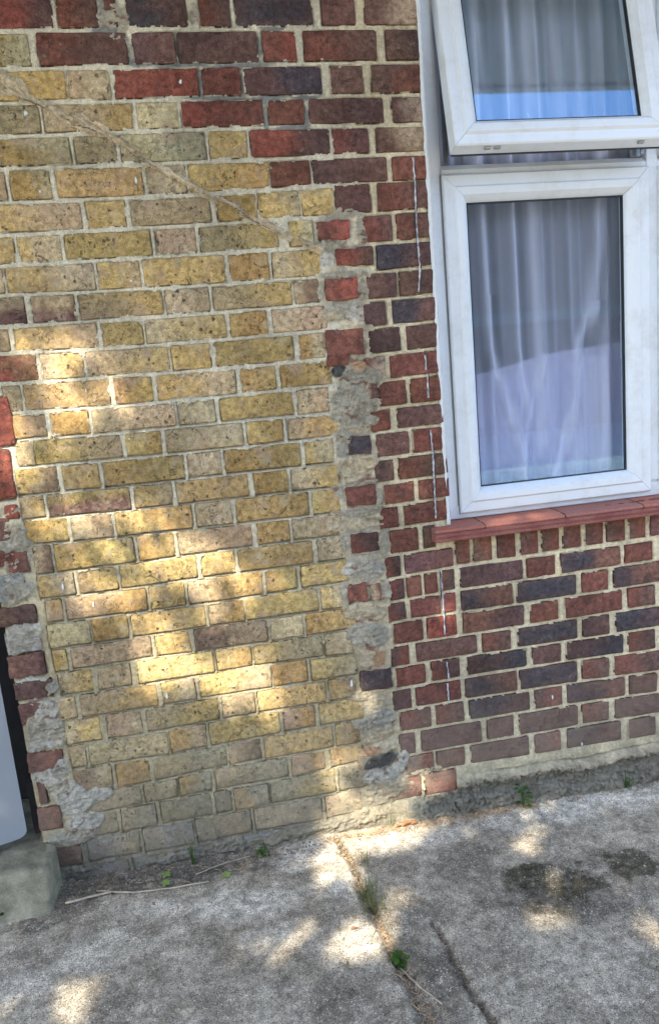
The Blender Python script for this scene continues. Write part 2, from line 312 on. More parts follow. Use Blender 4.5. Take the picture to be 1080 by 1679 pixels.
# positions are in millimetres on the real wall plane (x, z) or ground plane (x, y)
BRICKS='''R,Rd,-443,2410,-278,2410,-278,2479,-443,2478 R,rm,-266,2410,-163,2410,-163,2479,-266,2479 R,mr,-145,2410,-115,2410,-115,2479,-145,2479 R,nd,-90,2410,67,2409,67,2479,-90,2479 R,rd,101,2409,181,2409,181,2480,101,2479 R,nn,197,2409,406,2409,406,2480,197,2480 R,mm,433,2409,528,2410,528,2481,433,2480 R,mp,554,2410,707,2410,707,2481,554,2481 Y,yb,-465,2321,-348,2321,-348,2396,-465,2396 R,rm,-327,2321,-100,2321,-100,2396,-327,2396 R,dm,-86,2321,26,2320,26,2395,-86,2396 R,dd,34,2320,247,2320,247,2395,34,2395 R,rR,263,2320,354,2320,354,2395,263,2395 R,rm,376,2320,582,2320,582,2396,376,2395 R,md,610,2320,705,2320,705,2396,610,2396 Y,yo,-479,2240,-270,2238,-270,2307,-479,2307 Y,pb,-263,2238,-156,2237,-156,2307,-263,2307 R,RR,-144,2237,77,2238,77,2306,-144,2307 R,rr,89,2238,191,2237,191,2306,89,2306 R,dn,201,2237,417,2236,417,2306,201,2306 R,mm,444,2236,536,2235,536,2306,444,2306 R,mr,561,2235,704,2234,704,2306,561,2306 Y,gg,-508,2158,-349,2159,-349,2225,-508,2226 Y,by,-337,2159,-107,2160,-107,2223,-337,2225 Y,bb,-94,2160,12,2160,12,2224,-94,2223 R,Rr,23,2160,245,2159,245,2223,23,2224 R,rr,260,2159,360,2158,360,2222,260,2223 R,md,374,2158,588,2156,588,2221,374,2222 R,mp,615,2155,704,2155,704,2220,615,2221 Y,ob,-483,2079,-283,2078,-283,2145,-483,2144 Y,gg,-269,2078,-163,2078,-163,2146,-269,2145 Y,bq,-153,2078,76,2076,76,2146,-153,2146 Y,yy,88,2076,190,2076,190,2146,88,2146 R,Rd,202,2076,426,2077,426,2143,202,2146 R,rm,436,2077,539,2077,539,2142,436,2143 R,mp,562,2077,706,2077,706,2141,562,2142 Y,gp,-565,1995,-460,1994,-460,2065,-565,2066 Y,ob,-446,1994,-345,1993,-345,2065,-446,2065 Y,yy,-329,1993,-103,1992,-103,2063,-329,2065 Y,gb,-93,1992,13,1992,13,2063,-93,2063 Y,yo,23,1992,245,1996,245,2062,23,2063 R,rr,250,1996,362,1999,362,2062,250,2062 R,dm,369,1999,587,1999,587,2063,369,2063 R,rr,604,1999,706,1999,706,2063,604,2063 Y,yp,-518,1913,-278,1912,-278,1979,-518,1981 Y,yy,-263,1912,-161,1912,-161,1978,-263,1979 Y,pp,-145,1912,70,1913,70,1978,-145,1978 Y,oo,90,1913,197,1914,197,1980,90,1978 Y,yg,204,1914,326,1916,326,1984,204,1981 Y,yy,331,1916,422,1917,422,1985,331,1984 Y,yy,-593,1834,-464,1834,-464,1899,-593,1899 Y,yb,-452,1833,-342,1833,-342,1899,-452,1899 Y,yy,-331,1833,-103,1833,-103,1898,-331,1899 Y,pp,-88,1833,20,1833,20,1899,-88,1899 Y,gy,33,1833,254,1834,254,1901,33,1899 Y,yb,288,1834,355,1834,355,1902,288,1902 Y,bb,-652,1759,-505,1757,-505,1821,-652,1821 Y,yb,-496,1756,-265,1750,-265,1820,-496,1821 Y,yp,-255,1750,-142,1749,-142,1820,-255,1820 Y,yy,-132,1749,94,1748,94,1820,-132,1820 Y,oo,106,1748,218,1749,218,1821,106,1820 Y,by,230,1749,369,1750,369,1821,230,1821 Y,vb,-588,1674,-461,1673,-461,1744,-588,1746 Y,vb,-442,1673,-329,1672,-329,1740,-442,1743 Y,gy,-318,1672,-92,1671,-92,1737,-318,1740 Y,bg,-82,1671,38,1671,38,1736,-82,1737 Y,gy,52,1671,277,1674,277,1738,52,1736 Y,gd,286,1674,358,1675,358,1738,286,1738 Y,bg,-663,1605,-514,1602,-514,1662,-663,1663 Y,yp,-503,1602,-280,1594,-280,1660,-503,1662 Y,yy,-266,1594,-158,1594,-158,1659,-266,1659 Y,by,-146,1594,78,1595,78,1659,-146,1659 Y,yo,90,1595,198,1596,198,1661,90,1659 Y,bp,214,1596,371,1598,371,1663,214,1661 Y,RB,-622,1522,-454,1520,-454,1588,-622,1592 Y,by,-443,1519,-329,1517,-329,1584,-443,1588 Y,py,-320,1517,-93,1514,-93,1582,-320,1584 Y,yy,-83,1514,25,1513,25,1583,-83,1582 Y,yy,39,1513,265,1515,265,1584,39,1583 Y,ob,287,1515,360,1516,360,1586,287,1585 Y,gg,-556,1440,-507,1439,-507,1509,-556,1509 Y,yy,-499,1439,-268,1433,-268,1504,-499,1508 Y,Bo,-255,1433,-150,1433,-150,1503,-255,1504 Y,yb,-136,1433,88,1434,88,1501,-136,1503 Y,oy,106,1434,205,1436,205,1502,106,1501 Y,oy,221,1436,373,1438,373,1504,221,1502 Y,yg,-560,1365,-454,1362,-454,1425,-560,1428 Y,oo,-441,1362,-338,1359,-338,1423,-441,1425 Y,gp,-327,1359,-96,1358,-96,1421,-327,1422 Y,gb,-85,1358,19,1359,19,1421,-85,1421 Y,yy,35,1359,250,1357,250,1424,35,1421 Y,bp,263,1357,359,1356,359,1426,263,1425 Y,gg,-545,1286,-499,1285,-499,1351,-545,1353 Y,yp,-499,1285,-256,1283,-256,1346,-499,1351 Y,yo,-244,1283,-145,1282,-145,1346,-244,1346 Y,gb,-131,1282,92,1281,92,1346,-131,1346 Y,yo,107,1282,211,1283,211,1345,107,1346 Y,by,227,1283,378,1285,378,1344,227,1345 Y,yd,-558,1206,-445,1204,-445,1274,-558,1275 Y,yy,-431,1204,-330,1202,-330,1272,-431,1273 Y,oy,-318,1202,-88,1203,-88,1270,-318,1272 Y,bb,-78,1203,21,1204,21,1270,-78,1270 Y,oy,32,1204,257,1204,257,1272,32,1270 Y,yb,272,1204,358,1204,358,1273,272,1272 Y,gy,-559,1136,-493,1134,-493,1195,-559,1196 Y,vy,-483,1134,-254,1129,-254,1192,-483,1195 Y,yg,-242,1129,-133,1130,-133,1193,-242,1192 Y,yy,-119,1130,92,1131,92,1194,-119,1193 Y,oy,109,1131,212,1130,212,1194,109,1194 Y,by,223,1130,365,1129,365,1194,223,1194 Y,oy,-556,1060,-438,1057,-438,1122,-556,1126 Y,bp,-430,1056,-313,1053,-313,1119,-430,1122 Y,yo,-304,1053,-85,1053,-85,1121,-304,1119 Y,gb,-71,1052,34,1052,34,1121,-71,1121 Y,yy,47,1052,268,1050,268,1119,47,1121 Y,yo,280,1050,364,1049,364,1119,280,1119 Y,gd,-544,970,-495,970,-495,1048,-544,1050 Y,oy,-488,970,-263,971,-263,1043,-488,1048 Y,oy,-250,971,-145,973,-145,1043,-250,1043 Y,bp,-134,974,87,976,87,1041,-134,1043 Y,oo,103,976,203,977,203,1040,103,1041 Y,bp,212,977,365,977,365,1039,212,1040 Y,yb,-546,897,-445,896,-445,960,-546,960 Y,dy,-431,895,-323,894,-323,961,-431,960 Y,yy,-314,894,-88,899,-88,965,-314,961 Y,yy,-73,899,26,900,26,966,-73,965 Y,yy,41,900,266,899,266,967,41,966 Y,gb,281,899,368,899,368,967,281,967 Y,gy,-537,822,-491,822,-491,886,-537,887 Y,po,-480,821,-248,818,-248,884,-480,886 Y,yy,-235,818,-134,817,-134,888,-235,885 Y,po,-123,817,102,820,102,890,-123,888 Y,oy,113,820,208,823,208,889,113,890 Y,yy,224,823,371,827,371,889,224,889 Y,gg,-540,741,-423,741,-423,810,-540,812 Y,oy,-413,741,-312,741,-312,809,-413,810 Y,yy,-301,741,-81,743,-81,807,-301,808 Y,po,-70,743,37,744,37,809,-70,807 Y,yy,43,744,269,744,269,814,43,809 Y,yb,280,744,345,744,345,816,280,814 Y,oy,-538,667,-500,668,-500,731,-538,731 Y,gg,-486,668,-253,670,-253,731,-486,731 Y,yy,-239,670,-136,669,-136,733,-239,732 Y,dg,-123,669,101,667,101,734,-123,733 Y,bb,112,667,214,667,214,734,112,734 Y,oy,224,667,383,670,383,734,224,734 Y,gy,-534,590,-438,590,-438,658,-534,657 Y,gg,-422,589,-325,589,-325,660,-422,658 Y,yy,-303,589,-74,592,-74,658,-303,660 Y,yo,-65,593,43,595,43,657,-65,658 Y,yg,51,595,268,591,268,658,51,657 Y,gb,278,590,367,587,367,660,278,658 Y,gg,-545,512,-496,512,-496,580,-545,580 Y,gy,-482,512,-255,512,-255,579,-482,580 Y,yb,-240,512,-140,513,-140,581,-240,579 Y,yp,-125,513,99,514,99,586,-125,582 Y,oo,106,514,212,514,212,583,106,587 Y,yg,227,514,374,515,374,577,227,582 Y,gy,-540,432,-435,431,-435,502,-540,502 Y,pb,-417,431,-313,430,-313,502,-417,502 Y,gy,-299,430,-77,436,-77,503,-299,502 Y,pp,-64,437,38,437,38,503,-64,503 Y,yy,48,437,264,437,264,504,48,503 Y,yg,278,437,364,438,364,505,278,504 Y,gg,-537,351,-490,351,-490,421,-537,422 Y,gp,-480,350,-244,347,-244,419,-480,421 Y,op,-237,346,-125,351,-125,424,-237,419 Y,yy,-113,352,108,356,108,427,-113,425 Y,po,120,356,223,358,223,427,120,427 Y,yy,239,358,380,360,380,428,239,427 Y,dg,-535,266,-424,266,-424,340,-535,341 Y,oo,-409,265,-311,265,-311,338,-409,339 Y,gq,-296,265,-69,277,-69,343,-296,337 Y,pd,-61,277,40,277,40,345,-61,343 Y,yy,52,277,274,277,274,349,52,345 Y,yo,286,277,365,277,365,350,286,349 Y,gg,-525,191,-345,194,-345,255,-525,256 Y,gg,-334,195,-236,197,-236,255,-334,255 Y,oq,-226,197,-126,198,-126,264,-226,256 Y,gq,-114,198,119,199,119,267,-114,265 Y,po,133,199,240,205,240,267,133,267 Y,oy,259,206,376,212,376,267,259,267 Y,gg,-508,113,-429,113,-429,183,-508,181 Y,gq,-415,113,-310,114,-310,185,-415,183 Y,gq,-293,114,-135,115,-135,188,-293,185 Y,qq,-124,115,-71,115,-71,187,-124,188 Y,oq,-61,115,47,114,47,185,-61,187 Y,qy,55,114,270,115,270,197,55,185 Y,qb,282,116,369,119,369,202,282,197 Y,eg,-533,29,-370,25,-370,104,-533,103 Y,qe,-359,25,-204,25,-204,104,-359,104 Y,qp,-194,25,-17,29,-17,104,-194,104 Y,bq,-5,29,217,27,217,104,-5,104 Y,pb,229,27,349,31,349,108,229,104 Y,ee,-639,-52,-412,-51,-412,16,-639,20 Y,eq,-402,-51,-293,-49,-293,14,-402,16 Y,ee,-282,-49,-60,-43,-60,18,-282,13 Y,eq,-50,-43,210,-38,210,17,-50,19 R,mm,428,1917,532,1918,532,1993,428,1993 R,rm,552,1918,707,1920,707,1994,552,1993 R,rm,505,1833,591,1835,591,1906,505,1905 R,rm,604,1835,709,1836,709,1908,604,1907 R,nd,539,1754,707,1758,707,1824,539,1822 R,md,501,1674,592,1675,592,1743,501,1741 R,md,602,1676,708,1677,708,1746,602,1744 R,dd,485,1595,553,1597,553,1663,485,1662 R,nm,577,1597,712,1600,712,1665,577,1663 R,dd,494,1515,592,1517,592,1586,494,1583 R,mm,613,1517,709,1519,709,1588,613,1586 R,rp,470,1435,540,1437,540,1504,470,1503 R,rr,556,1438,708,1444,708,1507,556,1504 R,rr,506,1356,600,1357,600,1428,506,1424 R,rr,615,1357,709,1358,709,1432,615,1428 R,rr,480,1282,542,1283,542,1344,480,1343 R,mm,567,1284,712,1287,712,1346,567,1344 R,mm,495,1203,597,1204,597,1272,495,1270 R,rr,612,1204,713,1205,713,1275,612,1273 R,dm,485,1125,542,1126,542,1192,485,1191 R,rm,558,1126,716,1128,716,1193,558,1192 R,rr,507,1052,601,1054,601,1114,507,1113 R,rr,619,1055,717,1057,717,1116,619,1115 R,rr,485,976,547,978,547,1041,485,1040 R,rr,564,978,717,983,717,1045,564,1041 R,rr,515,893,605,895,605,967,515,965 R,mm,625,896,661,897,661,969,625,968 R,rd,493,816,541,818,541,882,493,881 R,vm,557,819,716,828,716,886,557,882 R,rd,503,738,547,741,547,806,503,804 R,rr,559,742,606,745,606,809,559,807 R,rr,619,745,660,747,660,812,619,810 R,rd,674,747,717,749,717,816,674,813 R,dv,738,749,952,751,952,816,738,816 R,rr,969,751,1066,752,1066,816,969,816 R,nB,1088,753,1301,755,1301,817,1088,817 R,rr,1319,755,1420,756,1420,819,1319,817 R,rd,491,670,548,672,548,729,491,726 R,rr,564,672,665,674,665,735,564,730 R,rR,673,674,717,674,717,737,673,735 R,nB,736,673,913,671,913,739,736,737 R,nn,930,671,1138,674,1138,741,930,739 R,rr,1160,674,1255,675,1255,742,1160,741 R,nB,1277,675,1477,678,1477,745,1277,743 R,rr,506,592,600,594,600,661,506,658 R,RR,617,594,716,593,716,662,617,662 R,Bd,739,593,950,593,950,659,739,661 R,rr,974,594,1072,594,1072,661,974,660 R,rr,1098,594,1303,596,1303,664,1098,661 R,rm,1328,596,1426,597,1426,665,1328,664 R,dr,490,518,548,519,548,581,490,580 R,mm,574,520,779,520,779,581,574,581 R,rm,803,518,899,516,899,581,803,581 R,nn,927,517,1138,517,1138,583,927,581 R,dm,1160,517,1256,517,1256,584,1160,583 R,nd,1281,517,1483,518,1483,585,1281,584 R,rr,501,443,600,445,600,509,501,506 R,rd,621,446,716,447,716,511,621,511 R,dn,744,447,952,447,952,505,744,510 R,mm,974,447,1076,446,1076,505,974,505 R,dn,1098,445,1307,440,1307,505,1098,505 R,rd,1326,439,1427,437,1427,506,1326,505 R,dd,485,365,545,366,545,432,485,431 R,rr,562,366,716,367,716,435,562,432 R,nB,733,367,914,366,914,435,733,435 R,nn,927,366,1133,363,1133,433,927,435 R,rm,1154,363,1251,360,1251,429,1154,432 R,rd,1272,360,1483,355,1483,424,1272,429 R,rm,504,288,607,288,607,355,504,353 R,rm,624,288,722,288,722,355,624,355 R,nd,743,288,957,288,957,354,743,355 R,dr,977,288,1077,287,1077,353,977,354 R,nB,1097,286,1309,280,1309,347,1097,352 R,mm,1330,279,1431,276,1431,344,1330,346 R,vv,494,201,547,202,547,276,494,276 R,dd,572,203,778,204,778,276,572,276 R,mm,802,204,896,203,896,276,802,276 R,dd,918,203,1131,201,1131,273,918,276 R,rm,1149,201,1248,199,1248,270,1149,273 R,dd,1273,198,1482,194,1482,263,1273,269 R,pR,513,127,605,131,605,192,513,190 R,mB,620,131,715,129,715,192,620,192 R,dd,741,128,948,123,948,191,741,192 R,mB,970,123,1065,120,1065,190,970,191 R,nd,1090,120,1293,116,1293,186,1090,190 R,md,1323,115,1425,114,1425,183,1323,185 R,pR,451,46,557,44,557,117,451,114 R,RR,572,43,680,41,680,118,572,117 T,rr,365,1517,478,1517,478,1591,365,1591 T,rr,362,1487,429,1487,429,1517,362,1517 T,rR,369,1845,465,1845,465,1897,369,1897 T,Rm,415,1770,526,1770,526,1819,415,1819 T,rR,375,1676,474,1676,474,1736,375,1736 T,nn,406,1218,475,1218,475,1273,406,1274 T,rr,385,1059,479,1059,479,1120,385,1120 T,rd,387,908,475,907,475,971,387,971 T,rr,364,753,425,753,425,811,364,811 T,pr,437,751,471,751,471,803,437,803 T,nn,381,452,485,450,485,515,381,516 T,qp,323,127,377,125,377,181,323,183 T,pm,473,1380,507,1380,507,1425,473,1425 T,qe,350,179,389,178,389,225,350,227 L,RR,-604,1346,-542,1345,-542,1481,-604,1481 L,RR,-629,1197,-564,1197,-564,1338,-629,1337 L,RR,-602,1141,-565,1141,-565,1176,-602,1176 L,rm,-619,983,-560,983,-560,1042,-619,1042 L,md,-667,822,-563,821,-563,880,-667,880 L,ee,-663,738,-564,738,-564,805,-663,804 L,md,-666,666,-561,665,-561,733,-666,733 L,dd,-659,593,-553,592,-553,649,-659,650 L,mq,-658,513,-556,511,-556,578,-658,579 L,mB,-661,357,-556,354,-556,419,-661,422 L,rm,-645,252,-620,251,-620,331,-645,332 L,rr,-659,163,-591,161,-591,235,-659,238 L,mm,-652,31,-550,26,-550,92,-652,97 L,ee,-691,899,-581,899,-581,979,-691,978 L,rm,-678,1076,-595,1076,-595,1141,-678,1140 L,rr,-673,1007,-620,1007,-620,1051,-673,1051 S,mr,726,830,772,830,772,951,726,950 S,mr,786,831,849,831,849,952,786,951 S,mr,868,832,929,832,929,954,868,953 S,mr,948,833,1008,833,1008,955,948,954 S,mr,1023,834,1083,834,1083,957,1023,956 S,mr,1098,835,1159,835,1159,959,1098,957 S,mr,1176,836,1238,836,1238,960,1176,959 S,mr,1253,837,1318,837,1318,962,1253,961 S,mr,1335,838,1394,838,1394,964,1335,962 S,mr,1414,839,1477,840,1477,965,1414,964 S,mr,1495,840,1557,841,1557,967,1495,966'''
PATCH='''W,418,1869,61,57,g,2 W,444,1915,61,17,g,3 W,497,1865,18,61,g,3 W,435,1818,72,17,g,2 W,390,1792,32,24,w,1 W,402,1752,22,27,c,1 W,440,1749,91,17,g,3 W,425,1661,77,21,g,3 W,367,1708,18,38,g,1 W,489,1700,18,45,g,2 W,419,1635,73,28,g,3 W,462,1637,29,35,w,2 W,392,1632,36,17,c,2 W,462,1441,79,47,g,7 W,426,1393,75,54,g,9 W,473,1380,56,40,g,10 W,403,1341,56,33,g,8 W,448,1318,64,29,g,8 W,388,1278,37,48,g,5 W,384,1232,30,33,b,4 W,414,1176,65,45,c,8 W,457,1186,34,30,c,7 W,367,1124,23,56,g,2 W,443,1131,84,15,g,3 W,490,1068,17,50,g,3 W,426,1041,92,17,g,3 W,442,1002,70,25,c,5 W,383,1000,69,29,c,3 W,336,1009,30,23,c,2 W,420,980,77,12,g,3 W,379,946,23,43,g,2 W,495,931,20,55,g,3 W,433,894,70,16,g,2 W,410,859,62,39,g,6 W,449,848,51,35,b,5 W,361,860,35,27,w,3 W,365,786,27,40,g,2 W,479,774,32,52,g,4 W,419,727,59,16,g,3 W,402,712,67,28,c,5 W,448,711,44,32,c,6 W,393,644,59,41,b,6 W,448,631,52,41,b,7 W,411,620,59,20,g,5 W,401,556,40,33,c,3 W,450,552,32,33,o,2 W,396,435,76,25,c,4 W,438,406,32,34,c,5 W,404,412,44,25,c,4 W,408,336,69,38,g,5 W,446,351,41,38,b,4 W,409,293,49,30,c,8 W,446,297,37,26,c,8 W,432,245,66,34,c,8 W,389,231,41,26,o,5 W,422,199,66,26,k,9 W,460,207,29,22,k,8 W,414,145,74,39,w,10 W,477,155,33,26,w,8 W,501,189,25,35,w,6 W,452,98,104,26,c,6 W,418,71,70,31,c,6 W,582,136,63,13,c,5 W,462,1481,26,21,o,6 W,398,1477,26,21,k,4 W,-148,2444,16,58,b,2 W,-130,2437,19,44,g,3 W,-104,2422,14,44,g,3 W,86,2440,15,32,g,1 W,-117,2383,25,9,b,1 W,-94,2356,8,32,b,1 W,-591,1104,49,32,g,5 W,-590,1059,56,35,b,4 W,-599,1159,45,17,g,4 W,-606,1007,30,43,g,5 W,-602,928,56,40,b,6 W,-624,899,33,25,g,6 W,-615,795,60,37,b,8 W,-570,807,20,26,w,4 W,-629,759,47,26,b,7 W,-560,1037,20,53,g,2 W,-612,971,49,11,c,3 W,-620,653,57,9,w,5 W,-556,617,24,23,b,7 W,-589,575,58,19,w,5 W,-583,519,38,66,w,8 W,-616,485,45,58,g,8 W,-609,444,52,27,w,9 W,-561,466,21,58,g,4 W,-607,339,59,28,w,7 W,-569,352,28,32,b,5 W,-563,273,53,48,w,5 W,-586,298,42,28,g,6 W,-534,226,60,40,w,4 W,-525,161,71,41,w,4 W,-559,115,71,29,g,5 W,-612,126,35,20,w,4 W,-474,256,46,28,w,2 W,-480,88,36,21,g,2 W,-603,3,89,17,g,5 G,-436,-12,116,24,g,4 W,-265,-11,113,17,w,4 W,-89,-5,116,22,g,4 W,91,-9,119,22,c,4 W,276,-2,122,22,g,4 W,361,14,83,27,c,5'''
DARKBED='''W,-144,2415,47,87 W,-70,2326,64,18 W,41,2312,97,14 W,205,2309,100,12 W,299,2320,51,11 W,77,2270,13,46 W,194,2268,13,37 W,247,2228,101,14 W,114,2231,99,12 W,367,2228,52,9 W,252,2181,12,44 W,362,2178,12,44 W,307,2148,103,13 W,253,2359,10,39 W,299,2404,50,9 W,-96,2356,13,44 W,27,2354,8,36'''
DAPPLE='''W,-216,955,211,41,.75 W,42,825,111,42,.7 W,-336,858,87,30,.5 W,-114,605,202,47,.9 W,61,470,95,53,.9 W,-208,744,143,27,.7 W,-389,1551,97,60,.7 W,-305,1451,66,27,.7 W,-485,1356,81,48,.6 W,-403,1117,185,43,.5 W,-45,952,108,34,.6 W,-80,579,89,32,0.95 W,-166,633,73,27,0.95 W,-232,694,61,27,0.95 W,9,524,68,28,0.95 W,73,472,42,45,0.95 W,74,409,31,21,0.66 W,-24,484,56,24,0.66 W,-287,756,60,23,0.60 W,-155,726,54,23,0.45 W,-361,805,45,19,0.38 W,-260,895,105,26,0.68 W,-355,974,86,26,0.52 W,-115,904,89,26,0.52 W,-160,976,106,30,0.45 W,-11,851,62,34,0.60 W,-46,943,54,19,0.38 W,56,774,48,19,0.45 W,65,860,30,23,0.38 W,-379,1567,49,36,0.62 W,-424,1596,42,26,0.50 W,-318,1477,56,20,0.62 W,-280,1448,30,24,0.50 W,-517,1411,42,37,0.62 W,-482,1373,36,20,0.50 W,-576,1348,32,101,0.62 W,-593,1246,29,51,0.56 W,-498,1270,49,24,0.50 W,-421,1227,50,21,0.37 W,-459,1142,66,16,0.31 W,-303,1096,68,29,0.37 W,-216,1095,45,25,0.31 W,-363,1396,23,14,0.25 W,-191,1414,41,17,0.37 W,-548,842,27,44,0.38 W,280,42,102,26,.9 W,405,39,83,27,.9 W,175,227,99,34,.8 W,111,185,78,30,.7 W,218,252,59,25,.6 W,292,173,52,22,.5 W,536,82,51,36,.8 W,620,65,55,36,.8 W,361,258,40,34,.5 W,966,961,71,16,1 W,883,963,41,10,.7 W,690,641,21,29,.6 W,666,592,19,19,.5 W,651,709,20,25,.5 W,-44,2280,55,18,.8 W,143,2195,57,15,.9 W,60,2194,26,12,.6 W,312,2195,34,14,.4 W,396,435,32,17,.3 G,374,-64,154,68,1 W,339,-4,124,31,1 G,355,-58,85,49,1 G,432,-40,70,38,1 G,279,-80,57,42,1 G,543,-19,87,45,.9 G,673,-19,79,39,.9 G,788,-3,68,27,.8 G,604,-93,57,30,.8 G,220,-185,51,38,1 G,223,-268,53,35,.9 G,302,-248,32,31,.7 G,21,-94,64,38,1 G,-37,-102,30,23,.8 G,139,-89,57,30,.8 G,214,-109,45,29,.8 G,392,-330,38,39,.9 G,344,-376,23,23,.6 G,231,-485,75,45,1 G,210,-424,49,30,.8 G,286,-466,38,38,.8 G,114,-416,49,35,1 G,56,-477,41,32,1 G,-71,-398,55,30,.8 G,-37,-385,33,22,.7 G,-105,-422,32,17,.6 G,-464,-429,50,22,.9 G,-504,-464,25,47,.7 G,-477,-533,36,29,.7 G,-659,-454,34,39,.8 G,847,-422,66,50,.7 G,748,-533,47,40,1 G,815,-233,54,38,.8 G,859,-205,37,34,.8 G,930,-36,67,39,.4 G,976,-650,30,62,.8 W,-723,8,39,17,1 G,1164,-137,76,24,.2 G,-260,-514,46,57,.3 G,717,-769,41,25,.3'''
GPATCH='''G,769,-370,102,81,m,.8 G,763,-495,64,42,m,.6 G,914,-422,100,69,m,.8 G,1084,-398,135,71,m,1 G,913,-353,154,44,m,.5 G,1127,-437,50,37,k,1 G,797,-430,214,136,k,1 G,858,-420,183,78,m,.7 G,902,-507,175,84,k,.8 G,677,-449,49,44,k,.5 G,589,-443,26,26,m,.5 G,584,-708,23,13,k,.6 G,-353,-105,353,45,k,1.3 G,-558,-157,108,48,k,1 G,-649,-207,105,25,k,1 G,-169,-82,113,35,k,1 G,82,-74,57,24,k,.7 G,1011,-95,366,75,w,.9 G,1241,-85,233,77,w,1 G,538,-102,209,66,w,.6 G,378,-91,114,78,w,.8 G,158,-94,170,77,w,.9 G,-64,-259,209,85,w,.7 G,-309,-221,158,46,w,.5 G,226,-255,106,102,w,.7 G,-445,-348,197,89,w,.3 G,-635,-403,95,82,w,.4 G,-22,-410,97,86,c,.4 G,234,-474,95,82,c,.5 G,582,-266,142,157,k,.4 G,433,-434,98,87,k,.5 G,384,-614,89,181,k,.9 G,394,-742,82,62,k,.8 G,151,-649,129,84,k,.5 G,993,-481,97,87,k,.6 G,545,-594,135,112,k,.2'''
RIDGE=[([[-0.464,2.274],[-0.378,2.243],[-0.335,2.224],[-0.279,2.184],[-0.204,2.16],[-0.145,2.122],[-0.099,2.08],[-0.032,2.052],[0.021,2.015],[0.075,1.978],[0.14,1.949],[0.196,1.907],[0.279,1.865],[0.367,1.822]],0.0167,'d',4),([[-0.349,2.235],[-0.262,2.195],[-0.174,2.144],[-0.1,2.099]],0.0185,'d',3),([[-0.429,2.303],[-0.349,2.235]],0.0222,'d',2)]
GCRACK=[[[0.252,-0.031,0.0111],[0.26,-0.097,0.0111],[0.273,-0.161,0.013],[0.278,-0.255,0.0148],[0.281,-0.317,0.0167],[0.294,-0.375,0.0167],[0.304,-0.448,0.0167],[0.308,-0.51,0.0148],[0.316,-0.574,0.0185],[0.328,-0.627,0.0222],[0.335,-0.694,0.0259],[0.346,-0.762,0.0296],[0.357,-0.828,0.0296]],[[0.437,-0.463,0.0056],[0.446,-0.51,0.0093],[0.452,-0.571,0.0093],[0.451,-0.634,0.0093],[0.461,-0.692,0.0111],[0.472,-0.744,0.0111],[0.481,-0.794,0.013],[0.492,-0.86,0.013]],[[0.128,-0.357,0.0022],[0.182,-0.346,0.0022],[0.19,-0.442,0.0022],[0.189,-0.546,0.0022]],[[-0.623,-0.089,0.0074],[-0.46,-0.11,0.0074],[-0.334,-0.115,0.0074],[-0.187,-0.12,0.0074],[-0.055,-0.098,0.0056],[0.023,-0.074,0.0056]]]
CRACKS=[[[0.666,2.058],[0.668,1.988],[0.665,1.913],[0.665,1.827],[0.666,1.741],[0.658,1.683]],[[0.665,1.497],[0.666,1.453]],[[0.669,1.442],[0.668,1.368]],[[0.667,1.269],[0.67,1.193],[0.669,1.106],[0.667,0.989]],[[0.673,0.824],[0.673,0.736],[0.673,0.602]],[[0.673,0.506],[0.676,0.448]],[[0.671,0.432],[0.672,0.371]]]
FLECKS=[[-0.381,2.205,8,8],[0.03,2.273,9,7],[-0.121,2.029,5,14],[-0.374,2.01,6,5],[-0.478,0.923,4,14],[-0.401,0.858,6,12],[-0.228,0.539,5,16],[0.351,0.484,6,18],[-0.233,1.332,4,4],[-0.332,1.479,3,9],[-0.169,1.767,6,4],[1.039,0.321,3,12],[1.142,0.128,3,10]]
PL={'blade_a': [-0.211,-0.033],'weed': [0.898,-0.008],'grass_r': [1.289,-0.001],'tuft': [0.29,-0.324],'tuft2': [0.294,-0.375],'tuft0': [0.314,-0.195],'rosette': [0.32,-0.559],'sow': [0.006,-0.038],'stalk': [0.434,-0.006],'leafs': [[-0.296,-0.072],[-0.293,-0.126],[-0.11,-0.135]],'dry': [[0.47,-0.016],[0.501,-0.031],[0.213,-0.452],[0.447,0.019]],'seed': [0.199,0.076],'moss': [-0.754,-0.132]}
TWIGS=[[[-0.582,-0.141],[-0.519,-0.131],[-0.455,-0.124]],[[-0.501,-0.096],[-0.382,-0.143],[-0.278,-0.149],[-0.163,-0.151]],[[-0.206,-0.093],[-0.111,-0.059],[-0.033,-0.043]],[[0.315,-0.577],[0.348,-0.652],[0.381,-0.715]],[[0.257,-0.491],[0.281,-0.46]],[[0.197,-0.45],[0.24,-0.443]],[[0.766,-0.717],[0.794,-0.733]],[[0.019,-0.117],[0.006,-0.193]]]
PLINTH=[[0.367,0.085],[0.556,0.073],[0.686,0.084],[0.907,0.075],[1.156,0.067],[1.438,0.07],[1.731,0.06]]

C = dict(y=(.45,.325,.14), o=(.39,.25,.10), b=(.46,.38,.24), g=(.33,.295,.185), p=(.42,.31,.225), q=(.33,.29,.22), e=(.27,.27,.25),
         d=(.115,.068,.062), B=(.20,.10,.07), R=(.26,.083,.062), r=(.190,.077,.058), m=(.155,.087,.071), n=(.068,.061,.070), v=(.16,.09,.085))
CS = dict(C); CS.update(d=(.20, .145, .095), B=(.27, .16, .095), q=(.33, .29, .195), e=(.27, .275, .27), p=(.41, .305, .195), v=(.20, .115, .105), g=(.35, .285, .175))
for k_ in 'obgp': CS[k_] = tuple(.88*a_+.12*c_ for a_, c_ in zip(CS[k_], C['y']))
def parse(s):
    o = []
    for tk in s.split():
        f = tk.split(','); o.append((f[0], f[1], np.array([int(v) for v in f[2:10]], float).reshape(4, 2)/1000))
    return o
BR = parse(BRICKS)

